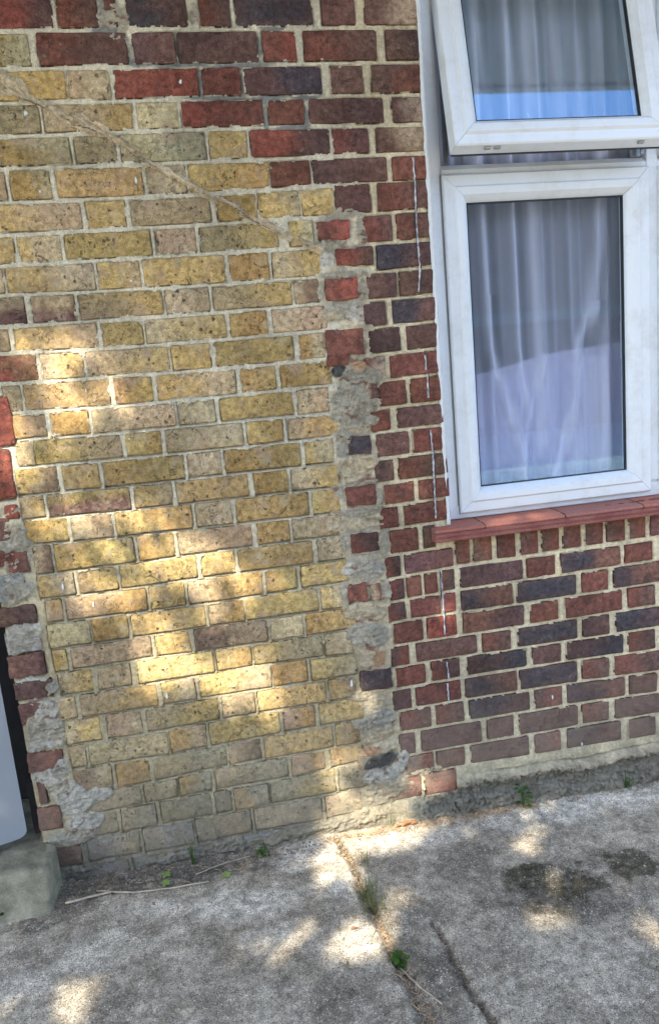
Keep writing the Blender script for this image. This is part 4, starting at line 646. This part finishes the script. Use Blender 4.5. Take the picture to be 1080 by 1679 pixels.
# ------------------------------------------------------------------ window
win = empty('window', (1.10, .05, .97), 'white plastic window of fixed lights with net curtain, open top sash above its lower pane', 'window')
def bars(name, rect, rings, mat, parent, gap=.0005, loc=None, xf=None):
    """four mitred bars following rings of (inset, y)"""
    x0, x1, z0, z1 = rect; out = []
    for s_ in range(4):
        b = MB(); rows_ = []
        for ins_, y in rings:
            cs = [(x0+ins_, z0+ins_), (x1-ins_, z0+ins_), (x1-ins_, z1-ins_), (x0+ins_, z1-ins_)]
            a, c_ = cs[s_], cs[(s_+1) % 4]; d = Vector((c_[0]-a[0], 0, c_[1]-a[1])).normalized()*gap
            rows_.append((b.bm.verts.new(Vector((a[0], y, a[1]))+d), b.bm.verts.new(Vector((c_[0], y, c_[1]))-d)))
        for r0, r1 in zip(rows_, rows_[1:]): b.bm.faces.new((r0[0], r0[1], r1[1], r1[0]))
        b.bm.faces.new([r[0] for r in rows_][::-1]); b.bm.faces.new([r[1] for r in rows_])
        if xf is not None:
            for v in b.bm.verts: v.co = xf @ v.co
        o = b.build(name, mat, parent); o.location = -parent.location if loc is None else loc; out.append(o)
    return out
# outer frame and mullions/transom (y .05)
F0 = .052
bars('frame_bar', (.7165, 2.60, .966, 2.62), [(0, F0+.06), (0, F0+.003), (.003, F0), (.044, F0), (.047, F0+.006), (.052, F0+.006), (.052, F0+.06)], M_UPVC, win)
b = MB()
for (x0, x1) in ((1.4420, 1.4800), (2.03, 2.07)):
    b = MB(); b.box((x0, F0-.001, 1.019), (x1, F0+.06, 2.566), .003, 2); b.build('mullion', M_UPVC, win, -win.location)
for (x0, x1) in ((.7693, 1.4410), (1.481, 2.029)):
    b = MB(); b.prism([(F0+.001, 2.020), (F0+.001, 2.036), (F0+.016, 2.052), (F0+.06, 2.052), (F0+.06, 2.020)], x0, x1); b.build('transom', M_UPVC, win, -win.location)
def fixed_light(x0, x1, z0, z1):
    # glazing beads standing proud of the frame, stepped profile, then glass
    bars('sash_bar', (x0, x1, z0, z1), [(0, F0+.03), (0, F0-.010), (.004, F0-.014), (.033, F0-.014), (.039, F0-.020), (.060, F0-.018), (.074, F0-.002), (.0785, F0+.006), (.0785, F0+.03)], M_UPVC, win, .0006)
    bars('gasket', (x0+.0778, x1-.0778, z0+.0778, z1-.0778), [(-.001, F0+.008), (.0035, F0+.0055), (.0035, F0+.02)], M_GASKET, win)
    b = MB(); b.box((x0+.076, F0+.012, z0+.076), (x1-.076, F0+.016, z1-.076)); b.build('pane', M_GLASS, win, -win.location)
fixed_light(.7660, 1.4435, .985, 2.0195)
fixed_light(1.4785, 2.032, .985, 2.0195); fixed_light(1.4785, 2.032, 2.053, 2.57); fixed_light(2.068, 2.56, .985, 2.57)
# thin dark strip painting the shadow line between bead and frame
bars('seam', (.7640, 1.4455, .983, 2.0215), [(0, F0-.0005), (.0022, F0-.0016), (.0022, F0+.01)], M_SHADOWLINE, win)
# rough white sealant strip along the brick reveal
n = 260; b = MB(); prev = None
for i in range(n):
    z = .966+i*(2.62-.966)/(n-1); j = fbm(np.array([z]), np.array([0.]), 40, 601)[0]*.003
    r_ = [b.bm.verts.new((.703+j, .0, z)), b.bm.verts.new((.7075+j, -.0035-j*.4, z)), b.bm.verts.new((.7145+j*.3, -.001, z)), b.bm.verts.new((.7225, .053, z))]
    if prev:
        for k in range(3): b.bm.faces.new((prev[k], prev[k+1], r_[k+1], r_[k]))
    prev = r_
b.build('painted_edge', M_PAINT, win, -win.location, smooth=True)
b = MB(); b.box((1.375, F0+.035, 1.43), (1.395, F0+.055, 1.56), .008, 3); b.build('window_handle', M_UPVC, win, -win.location)

# open top-hung sash
tilt = math.radians(-11.6); hz = 2.60
piv = Vector((1.0905, F0-.012, hz))
sash = empty('open_window_sash', piv, 'top-hung white window sash swung outward with blue sky mirrored in its pane', 'window sash')
XF = Matrix.Rotation(-tilt*-1, 4, 'X')
w0, w1 = .768-piv.x, 1.437-piv.x; zb = -(.551)
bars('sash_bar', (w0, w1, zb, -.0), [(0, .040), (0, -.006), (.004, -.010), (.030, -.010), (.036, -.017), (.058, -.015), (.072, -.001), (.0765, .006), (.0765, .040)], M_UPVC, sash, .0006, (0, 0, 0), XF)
bars('gasket', (w0+.0755, w1-.0755, zb+.0755, -.0755), [(-.001, .008), (.0035, .0055), (.0035, .02)], M_GASKET, sash, .0003, (0, 0, 0), XF)
b = MB(); b.box((w0+.074, .012, zb+.074), (w1-.074, .016, -.074)); 
for v in b.bm.verts: v.co = XF @ v.co
b.build('pane', M_GLASS, sash)
b = MB(); b.box((w0+.004, .041, zb-.002), (w1-.004, .047, zb+.008)); b.box((w0+.002, .041, zb+.01), (w0+.010, .047, -.01)); b.box((w1-.010, .041, zb+.01), (w1-.002, .047, -.01))
for v in b.bm.verts: v.co = XF @ v.co
b.build('weather_seal', M_GASKET, sash)
b = MB()
for k, x in enumerate((w0+.09, w0+.12, w1-.1)): b.box((x, .0, zb-.006), (x+.02, .012, zb-.0005), .002)
for v in b.bm.verts: v.co = XF @ v.co
tag(b.build('drain_covers', M_METAL, sash), kind='stuff')
b = MB(); b.box((-.06, .04, zb+.035), (-.035, .058, zb+.052), .004, 2); b.tube([(-.048, .056, zb+.044), (-.048, .066, zb+.06), (-.056, .068, zb+.13)], [.006, .007, .004], 8)
for v in b.bm.verts: v.co = XF @ v.co
b.build('sash_handle', M_UPVC, sash)
# friction stays: one each side
for x in (.783, 1.425):
    b = MB(); b.box((x-.006, .045, 2.056), (x+.006, .049, 2.30)); b.box((x-.005, .036, 2.07), (x+.005, .040, 2.25)); b.build('friction_stay', M_METAL, win, -win.location)
b = MB(); b.box((1.395, F0+.012, 2.053), (1.436, F0+.030, 2.085), .002); b.build('latch_keep', M_METAL, win, -win.location)

# net curtain with folds
cur = empty('net_curtain', (1.10, .128, 2.6), 'sheer white net curtain hanging in folds behind the window glass', 'curtain')
cx_ = np.linspace(.70, 2.60, 420); cz_ = np.linspace(.93, 2.66, 240); CX, CZ = np.meshgrid(cx_, cz_)
cwx = .012*np.sin(CZ*1.7+CX*3)
fold = .010*np.sin((CX+cwx)*2*math.pi/.105+1.3*np.sin(CZ*1.1))+.006*np.sin(CX*2*math.pi/.047+CZ*.8)
dens = .42+.05*np.sin(CX*2*math.pi/.047+CZ*.8)+.02*fbm(CX, CZ, 20, 701)
def ridge(pts, wd, amp, da):
    global fold, dens
    zz_ = np.array([p_[1] for p_ in pts]); xx_ = np.array([p_[0] for p_ in pts]); o_ = np.argsort(zz_)
    xc = np.interp(CZ, zz_[o_], xx_[o_]); ok = (CZ >= zz_.min()-.01) & (CZ <= zz_.max()+.01)
    fade = np.clip((CZ-zz_.min())/.08, 0, 1) if zz_.min() > 1.0 else 1
    g = (np.exp(-((CX-xc)/(wd*2.0))**2)*.75+np.exp(-((CX-xc+wd*.8)/(wd*.8))**2)*.3)*ok*fade; fold = fold-g*amp*.9; dens = dens+g*da*.9
    dens = dens-np.exp(-((CX-xc-wd*3.2)/(wd*2))**2)*ok*fade*.10
ridge([(.905, 2.66), (.915, 1.60), (.925, 1.50), (.975, 1.33), (1.02, 1.15), (1.03, .95)], .010, .02, .45)
ridge([(.930, 1.66), (.925, 1.50)], .006, .01, .3)
ridge([(1.012, 2.66), (1.020, 1.75), (1.022, 1.50), (1.06, 1.25)], .007, .015, .45)
ridge([(1.085, 2.66), (1.090, 1.80), (1.098, 1.45), (1.092, 1.10)], .008, .018, .5)
ridge([(1.10, 1.45), (1.05, 1.25), (1.02, 1.08), (.99, .96)], .006, .012, .35)
ridge([(1.325, 2.10), (1.310, 1.80), (1.285, 1.60), (1.235, 1.50), (1.20, 1.25), (1.12, .98)], .010, .02, .45)
ridge([(1.30, 1.62), (1.285, 1.48)], .008, .01, .3)
ridge([(1.36, 2.1), (1.345, 1.5), (1.335, 1.2), (1.31, .95)], .012, .014, .3)
for xx_, am in ((.86, .25), (.95, .3), (1.04, .35), (1.12, .3), (1.19, .35), (1.27, .3), (1.34, .25), (1.40, .2)):
    ridge([(xx_-.02, 2.66), (xx_, 2.3), (xx_+.012, 2.06)], .007, .012, am)
for k in range(14):
    ridge([(1.5+k*.08, 2.66), (1.51+k*.08, .95)], .008, .012, .3)
# bunched hem on the right: denser gathered cloth
g_ = np.clip((1.47-CZ)/.03, 0, 1)*np.clip((CX-(1.24-(1.45-CZ)*.30))/.01, 0, 1)*np.clip((1.345-CX)/.02, 0, 1); dens = dens+g_*.34
dens = np.clip(dens, .05, .95)
Vc = np.stack([CX, .128+fold, CZ], -1).reshape(-1, 3); ci = np.arange(CX.size).reshape(CX.shape)
Fc = np.stack([ci[:-1, :-1], ci[:-1, 1:], ci[1:, 1:], ci[1:, :-1]], -1).reshape(-1, 4)
me = np_mesh('curtain_voile', Vc-np.array(cur.location), Fc, M_NET, np.repeat(dens.reshape(-1, 1), 3, 1)); obj('curtain_voile', me, cur)
b = MB(); b.tube([(.68, .128, 2.655), (2.64, .128, 2.655)], .008, 8); b.build('curtain_rod', M_METAL, cur, -cur.location, smooth=True)
# lilac cloth across the lower half
clo = empty('half_height_cloth', (1.10, .168, .95), 'lilac cloth covering the lower half of the window behind the net', 'cloth')
kx = np.linspace(.70, 2.60, 200); kz = np.linspace(.93, 1, 40); KX, KT = np.meshgrid(kx, np.linspace(0, 1, 40))
topz = 1.478+.012*np.sin(KX*5)+.012*(KX-1.1)-.05*np.clip((1.14-KX)/.3, 0, 1); KZ = .93+(topz-.93)*KT
KY = .168+.008*np.sin(KX*38+KZ*4)+.006*np.sin(KX*90)
ki = np.arange(KX.size).reshape(KX.shape); Fk = np.stack([ki[:-1, :-1], ki[:-1, 1:], ki[1:, 1:], ki[1:, :-1]], -1).reshape(-1, 4)
me = np_mesh('cloth_sheet', np.stack([KX, KY, KZ], -1).reshape(-1, 3)-np.array(clo.location), Fk, M_CLOTH); obj('cloth_sheet', me, clo)
# the room behind
b = MB()
for a_, c_ in (((.66, 1.6, .6), (2.7, 1.62, 2.8)), ((.64, .245, .6), (.659, 1.6, 2.8)), ((2.70, .245, .6), (2.72, 1.6, 2.8)), ((.64, .245, .58), (2.72, 1.62, .599)), ((.64, .245, 2.801), (2.72, 1.62, 2.82))): b.box(a_, c_)
tag(b.build('room_interior', M_ROOM), kind='structure')
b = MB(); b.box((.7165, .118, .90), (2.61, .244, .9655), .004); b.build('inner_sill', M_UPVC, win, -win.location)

# ------------------------------------------------------------------ tiled sill
sill = empty('tiled_window_sill', (1.2, -.02, .94), 'sloping red tile sill with a moulded maroon front edge under the white window', 'window sill')
jx = [.648, .815, 1.087, 1.362, 1.63, 1.90, 2.17, 2.44, 2.66]; jc = [(.34, .115, .08), (.40, .14, .09), (.30, .12, .095), (.36, .12, .085), (.33, .11, .08), (.36, .13, .09), (.31, .12, .09), (.36, .12, .08)]
for i in range(len(jx)-1):
    b = MB(); x0, x1 = jx[i]+.003, jx[i+1]-.003; pz = random.uniform(-.0008, .0008)
    b.prism([(.075, .9655+pz), (-.030, .9585+pz), (-.038, .9555+pz), (-.040, .950), (-.038, .946), (.075, .946)], x0, x1)
    b.build('sill_tile', M_TILE, sill, -sill.location, col=jc[i % 8])
b = MB(); b.prism([(.07, .961), (-.034, .9545), (-.034, .947), (.07, .947)], .650, 2.655); b.build('tile_joint', M_MORTAR, sill, -sill.location, col=(.30, .22, .19))
b = MB(); b.prism([(-.0, .9455), (-.042, .9455), (-.047, .943), (-.047, .936), (-.043, .934), (-.043, .931), (-.046, .929), (-.046, .921), (-.041, .918), (.0, .918)], .649, 2.66)
b.build('sill_nosing', M_TILE, sill, -sill.location, col=(.20, .06, .055))

# ------------------------------------------------------------------ canopy added for the sash reflection, opposite house, tree
can = empty('reflection_canopy', (.8, -.5, 3.21), 'flat canopy added out of view above the window to be mirrored in the open sash', 'canopy')
b = MB(); b.box((-2.6, -1.02, 3.215), (3.4, .24, 3.33)); b.build('soffit', plain('soffit_paint', (.55, .56, .57), .7), can, -can.location)
b = MB(); b.box((-2.62, -1.02-.03, 3.20), (3.42, -1.02-.002, 3.36)); b.build('fascia', M_UPVC, can, -can.location)

hs = empty('opposite_house', (0, -14, 0), 'brown brick house across the forecourt with a pale stone band', 'house')
M_HW = plain('brown_brickwork', (.14, .10, .08), .9, scale=3); M_BAND = plain('pale_stone', (.24, .225, .19), .9)
hp = -hs.location
b = MB(); b.box((-10, -20, -.1), (16, -14, 6)); b.build('house_wall', M_HW, hs, hp)
b = MB(); b.box((-10.05, -13.99, 2.5), (16.05, -13.93, 2.75)); b.build('stone_band', M_BAND, hs, hp)
b = MB(); b.prism([(-20.4, 6.01), (-13.6, 6.01), (-17, 8.6)], -10.4, 16.4); b.build('roof', plain('slate', (.07, .07, .08), .8), hs, hp)
for x in (-8, -5.5):
    for z in (.9, 3.6):
        b = MB(); b.box((x-.7, -13.99, z), (x+.7, -13.9, z+1.4)); f_ = b.build('window_frame', M_UPVC, hs, hp)
        b = MB(); b.box((x-.62, -13.899, z+.08), (x+.62, -13.88, z+1.32)); b.build('pane', M_DARK, f_)
b = MB(); b.box((-.5, -13.99, -.05), (.5, -13.9, 2.1)); b.build('door', plain('door_paint', (.03, .06, .10), .4), hs, hp)

# the tree whose leaves dapple the light
tree = empty('garden_tree', (-2.9, -4.6, -.05), 'broad leafy tree behind the viewer whose crown dapples the wall', 'tree')
b = MB(); tp = -tree.location
b.tube([(-2.9, -4.6, -.1), (-2.85, -4.5, .8), (-2.6, -4.2, 1.9), (-2.3, -3.9, 2.9), (-2.0, -3.6, 3.8), (-1.6, -3.3, 4.7)], [.20, .16, .14, .12, .09, .04], 10)
for a_, c_, r_ in (((-2.6, -4.2, 1.9), (-3.6, -3.4, 3.6), .07), ((-2.3, -3.9, 2.9), (-1.0, -4.1, 4.2), .06), ((-2.0, -3.6, 3.8), (-2.2, -2.4, 4.6), .05), ((-2.3, -3.9, 2.9), (-.6, -3.0, 3.9), .05)):
    m_ = [(a_[k]+c_[k])/2+random.uniform(-.15, .15) for k in range(3)]; b.tube([a_, m_, c_], [r_, r_*.7, r_*.25], 7)
b.build('trunk', M_BARK, tree, tp, smooth=True)
DP = []
for tk in DAPPLE.split():
    f = tk.split(','); DP.append((f[0],)+tuple(float(v)/1000 for v in f[1:5])+(float(f[5]),))
dW = np.array([d[1:] for d in DP if d[0] == 'W']); dG = np.array([d[1:] for d in DP if d[0] == 'G'])
Sn = np.array(SUN)
NL = 25000
u_ = rng.random(NL); isw = rng.random(NL) < .55
tx = rng.uniform(-1.3, 2.1, NL); tq = rng.random(NL)
T_ = np.where(isw[:, None], np.stack([tx, np.zeros(NL), tq*2.9], 1), np.stack([tx, -tq*1.7, np.zeros(NL)], 1))
td = rng.uniform(3.7, 5.9, NL); T_[-2500:] = np.stack([rng.uniform(.7, 1.7, 2500), np.zeros(2500), rng.uniform(1.0, 2.7, 2500)], 1); Pl = T_+Sn*td[:, None]
ex = rng.normal(0, 1, (5000, 3)); ex /= np.linalg.norm(ex, axis=1)[:, None]; ex *= (rng.random((5000, 1))**.4)*np.array([2.6, 1.9, 1.9]); ex += np.array([-2.2, -3.7, 4.6])
Pl = np.vstack([Pl, ex])
# leaves that would shade a chosen sun patch are dropped, shaping the crown
tw = Pl[:, 1]/Sn[1]; hx = Pl[:, 0]-Sn[0]*tw; hz_ = Pl[:, 2]-Sn[2]*tw
tg = (Pl[:, 2]+.035)/Sn[2]; hgx = Pl[:, 0]-Sn[0]*tg; hgy = Pl[:, 1]-Sn[1]*tg
onw = hz_ > -.035; keepm = np.ones(len(Pl), bool); rnd = rng.random(len(Pl)); LM = .022
for cx, cz, rx, rz, s_ in dW:
    e = ((hx-cx)/(rx*1.12+LM))**2+((hz_-cz)/(rz*1.12+LM))**2; keepm &= ~(onw & (e < 1.3) & (rnd < (1-(1-s_)*.30)*np.clip((1.45-e)/.5, 0, 1)))
for cx, cz, rx, rz, s_ in dG:
    if s_ >= 1: rx, rz = rx*1.15, rz*1.15
    e = ((hgx-cx)/(rx+LM))**2+((hgy-cz)/(rz+LM))**2; keepm &= ~(~onw & (e < 1.2) & (rnd < (1-(1-s_)*.35)*np.clip((1.35-e)/.5, 0, 1)))
Pl = Pl[keepm]; n = len(Pl)
ax = rng.normal(0, 1, (n, 3)); ax /= np.linalg.norm(ax, axis=1)[:, None]
nr = Sn*1.1+rng.normal(0, .75, (n, 3)); nr /= np.linalg.norm(nr, axis=1)[:, None]
uu = np.cross(nr, ax); uu /= np.linalg.norm(uu, axis=1)[:, None]; vv = np.cross(nr, uu)
ls = rng.uniform(.038, .062, n)[:, None]
Lv = np.stack([Pl-uu*ls, Pl-vv*ls*.62+nr*ls*.15, Pl+uu*ls*1.15, Pl+vv*ls*.62+nr*ls*.15], 1).reshape(-1, 3)
Lf = np.arange(4*n).reshape(-1, 4)
me = np_mesh('crown', Lv-np.array(tree.location), Lf, M_LEAF, None, False); obj('crown', me, tree)

# ------------------------------------------------------------------ weeds, litter
def blade(b, x, y, z, h, lean, w_, az, n=4):
    prev = None
    for i in range(n+1):
        t_ = i/n; ww = w_*(1-t_**1.6)+.0002; off = lean*t_**1.7
        cx = x+math.cos(az)*off; cy = y+math.sin(az)*off; cz = z+h*t_-abs(lean)*.3*t_*t_
        r_ = (b.bm.verts.new((cx-math.sin(az)*ww, cy+math.cos(az)*ww, cz)), b.bm.verts.new((cx+math.sin(az)*ww, cy-math.cos(az)*ww, cz)))
        if prev: b.bm.faces.new((prev[0], prev[1], r_[1], r_[0]))
        prev = r_
def tuft(name, key, label, n, h, spread, mat=None, wd=.0014, lean=.04, dx=0, dy=0):
    x, y = PL[key]; x += dx; y += dy; y = min(y, -.035)
    b = MB()
    for k in range(n):
        a = random.uniform(0, 2*math.pi); r_ = random.uniform(0, spread); px_, py_ = x+math.cos(a)*r_, min(-.03, y+math.sin(a)*r_)
        blade(b, px_, py_, hgt(px_, py_)-.004, h*random.uniform(.5, 1.1), random.uniform(.1, 1)*lean, wd*random.uniform(.6, 1.2), random.uniform(0, 2*math.pi))
    me_o = b.build(name, mat or M_GRASS); return tag(me_o, label, 'grass')
tuft('grass_clump', 'blade_a', 'short green grass blades at the foot of the yellow wall, left of the twigs', 9, .11, .008, M_WEED, .0016, .03)
tuft('grass_clump', 'grass_r', 'thin grass clump against the cement footing under the window', 12, .10, .015, M_WEED, .0014, .03)
tuft('grass_clump', 'tuft', 'green grass clump in the middle of the long concrete crack', 34, .085, .035, None, .0013, .06)
tuft('grass_clump', 'tuft2', 'denser grass clump lower in the crack just above the weed rosette', 40, .06, .035, None, .0013, .06)
tuft('grass_clump', 'tuft0', 'wispy grass blades in the crack near the sunlit patch', 8, .09, .015, None, .0010, .04)
tuft('grass_clump', 'sow', 'small weed shoots at the wall foot above the pale concrete', 14, .045, .03, M_WEED, .0026, .03)
tuft('grass_clump', 'stalk', 'single yellow-green stalks rising where yellow and red bricks meet', 5, .13, .01, M_GRASS, .0014, .02)
def leaf(b, c_, d, up_, L_, W_2, fold_=.2):
    d = Vector(d).normalized(); s_ = d.cross(Vector(up_)).normalized(); n_ = s_.cross(d); c_ = Vector(c_)
    prof_l = [(0, .08), (.2, .6), (.45, 1), (.75, .7), (1, .03)]; prev = None
    for t_, w_ in prof_l:
        p_ = c_+d*L_*t_-n_*L_*.18*t_*t_; r_ = [b.bm.verts.new(p_-s_*W_2*w_+n_*W_2*w_*fold_), b.bm.verts.new(p_), b.bm.verts.new(p_+s_*W_2*w_+n_*W_2*w_*fold_)]
        if prev:
            b.bm.faces.new((prev[0], prev[1], r_[1], r_[0])); b.bm.faces.new((prev[1], prev[2], r_[2], r_[1]))
        prev = r_
def rosette(name, key, label, n, L_, h, wd):
    x, y = PL[key]; y = min(y, -.045); z = hgt(x, y); root = empty(name, (x, y, z), label, 'weed')
    bs = MB(); 
    for k in range(n):
        a = 2*math.pi*k/n+random.uniform(-.3, .3); hh = h*random.uniform(.1, 1); p0 = Vector((0, 0, 0)); p1 = Vector((math.cos(a)*L_*.4, math.sin(a)*L_*.4, hh))
        bs.tube([p0, (p0+p1)/2+Vector((0, 0, h*.15)), p1], [.0009, .0008, .0006], 4)
        b = MB(); leaf(b, p1, (math.cos(a), math.sin(a), random.uniform(-.1, .5)), (0, 0, 1), L_*random.uniform(.6, 1), wd*random.uniform(.7, 1)); b.build('leaf', M_WEED, root, smooth=True)
    bs.build('stem', M_WEED, root)
rosette('weed_plant', 'weed', 'bright green leafy weed at the foot of the red brick wall under the sill', 12, .028, .075, .009)
rosette('weed_plant', 'rosette', 'flat dark green weed rosette in the lower part of the concrete crack', 20, .022, .022, .011)
rosette('weed_plant', 'sow', 'tiny green weed between the yellow wall and the concrete', 7, .018, .02, .006)
labs = ['green ivy-shaped leaf lying closest to the yellow wall', 'green fallen leaf lying across the long twig', 'single green leaf on the dark gutter right of the twigs']
for (x, y), lb in zip(PL['leafs'], labs):
    b = MB(); z = .0
    for a in (0, 1.1, -1.1, 2.4, -2.4): leaf(b, (0, 0, .004), (math.cos(a+x*20), math.sin(a+x*20), .15), (0, 0, 1), .017, .006, .1)
    o = b.build('fallen_leaf', M_PALELEAF, None, (x, y, hgt(x, y)+.004), smooth=True); tag(o, lb, 'leaf')
labs = ['curled orange dry leaf at the wall foot beside the sunlit patch', 'smaller rusty dry leaf right of the curled one', 'tiny brown dry leaf on the sunlit slab left of the crack', 'dry leaf scrap under the yellow-green stalks']
for k, ((x, y), lb) in enumerate(zip(PL['dry'], labs)):
    y = min(y, -.05); b = MB(); L_ = (.04, .025, .02, .022)[k]; leaf(b, (0, 0, .006), (1, .3, .25), (0, .2, 1), L_, L_*.36, .6)
    o = b.build('dry_leaf', M_DRY, None, (x, y, hgt(x, y)+.004), smooth=True); tag(o, lb, 'leaf')
labs = ['short pale twig left of the others in the dark gutter', 'long pale twig lying along the foot of the yellow wall', 'thin dry stem leaning by the wall foot near the weed shoots', 'long twig lying over the lower part of the crack', 'tiny twig upright beside the crack on the sunlit slab', 'reddish twig scrap on the sunlit slab', 'little dark twig on the open concrete at the right', 'thin stem on the pale concrete below the weed shoots']
for k, (tw_, lb) in enumerate(zip(TWIGS, labs)):
    b = MB(); r_ = (.004, .0028, .002, .0028, .0014, .0018, .0016, .0014)[k]
    pts = []
    for (x0, y0), (x1, y1) in zip(tw_, tw_[1:]):
        for i in range(4): pts.append((x0+(x1-x0)*i/4+random.uniform(-.0015, .0015), y0+(y1-y0)*i/4+random.uniform(-.0015, .0015)))
    pts.append(tuple(tw_[-1])); z_ = [hgt(*p_)+r_*1.2+.002 for p_ in pts]; z_ = [sum(z_[max(0, i-2):i+3])/len(z_[max(0, i-2):i+3]) for i in range(len(z_))]
    b.tube([(p_[0], p_[1], z) for p_, z in zip(pts, z_)], [r_*random.uniform(.6, 1.1) for _ in pts], 6)
    tag(b.build('twig', M_TWIG, smooth=True), lb, 'twig')
# straw, grit and crumbs in the crack and along the wall foot
b = MB(); bg_ = MB()
def scatter(n, fx, straw=.5):
    for _ in range(n):
        x, y = fx(); y = min(y, -.022); z = hgt(x, y)
        if random.random() < straw:
            a = random.uniform(0, math.pi); L_ = random.uniform(.006, .026); r_ = random.uniform(.0004, .0009)
            b.tube([(x-math.cos(a)*L_/2, y-math.sin(a)*L_/2, z+.002), (x, y, z+.004), (x+math.cos(a)*L_/2, y+math.sin(a)*L_/2, z+.002+random.uniform(0, .004))], r_, 3)
        else:
            s_ = random.uniform(.0012, .0042); m0 = Matrix.Translation((x, y, z+s_*.4)) @ Matrix.Rotation(random.uniform(0, 3), 4, (random.random(), random.random(), 1)) @ Matrix.Diagonal((s_, s_*random.uniform(.6, 1), s_*.6, 1))
            bmesh.ops.create_icosphere(bg_.bm, subdivisions=1, radius=1, matrix=m0)
def along(pts, sp):
    def f():
        i = random.randrange(len(pts)-1); t_ = random.random(); a, c_ = pts[i], pts[i+1]
        return a[0]+(c_[0]-a[0])*t_+random.gauss(0, sp), a[1]+(c_[1]-a[1])*t_+random.gauss(0, sp)
    return f
scatter(900, along(GCRACK[0], .011), .6); scatter(120, along(GCRACK[1], .008), .1)
scatter(900, lambda: (random.uniform(.22, .95), -.03-abs(random.gauss(0, .02))), .75)
scatter(520, lambda: (random.uniform(-.58, .3), -.03-abs(random.gauss(0, .035))), .25)
scatter(160, lambda: (random.uniform(.9, 1.8), -.03-abs(random.gauss(0, .012))), .3)
scatter(240, lambda: (random.uniform(-.9, 1.5), random.uniform(-1.3, -.05)), .12)
tag(b.build('dry_straw', M_STRAW), kind='stuff'); tag(bg_.build('grit', plain('grit', (.16, .14, .115), .95, var=.5, scale=90)), kind='stuff')
# moss cushions
bm_ = MB()
def moss(cx, cy, rx, ry, n, zf=None, s0=.003, s1=.009):
    for _ in range(n):
        a = random.uniform(0, 2*math.pi); r_ = math.sqrt(random.random()); x, y = cx+math.cos(a)*rx*r_, cy+math.sin(a)*ry*r_; s_ = random.uniform(s0, s1)
        m0 = Matrix.Translation((x, y, (zf or hgt)(x, y)+s_*.1)) @ Matrix.Rotation(random.uniform(0, 3), 4, 'Z') @ Matrix.Diagonal((s_, s_*.8, s_*.5, 1))
        r = bmesh.ops.create_icosphere(bm_.bm, subdivisions=2, radius=1, matrix=m0)
        for v in r['verts']: v.co += Vector([random.uniform(-.1, .1)*s_ for _ in range(3)])
moss(PL['moss'][0]-.02, PL['moss'][1]-.0, .045, .03, 220, lambda x, y: hgt(x, y)+.02, .003, .010)
for tk in GPATCH.split():
    f = tk.split(',')
    if f[5] == 'm': v_ = [float(k)/1000 for k in f[1:5]]; moss(v_[0], v_[1], v_[2]*.8, v_[3]*.8, int(7*float(f[6])), None, .0012, .0028)
tag(bm_.build('moss', M_MOSS), kind='stuff')
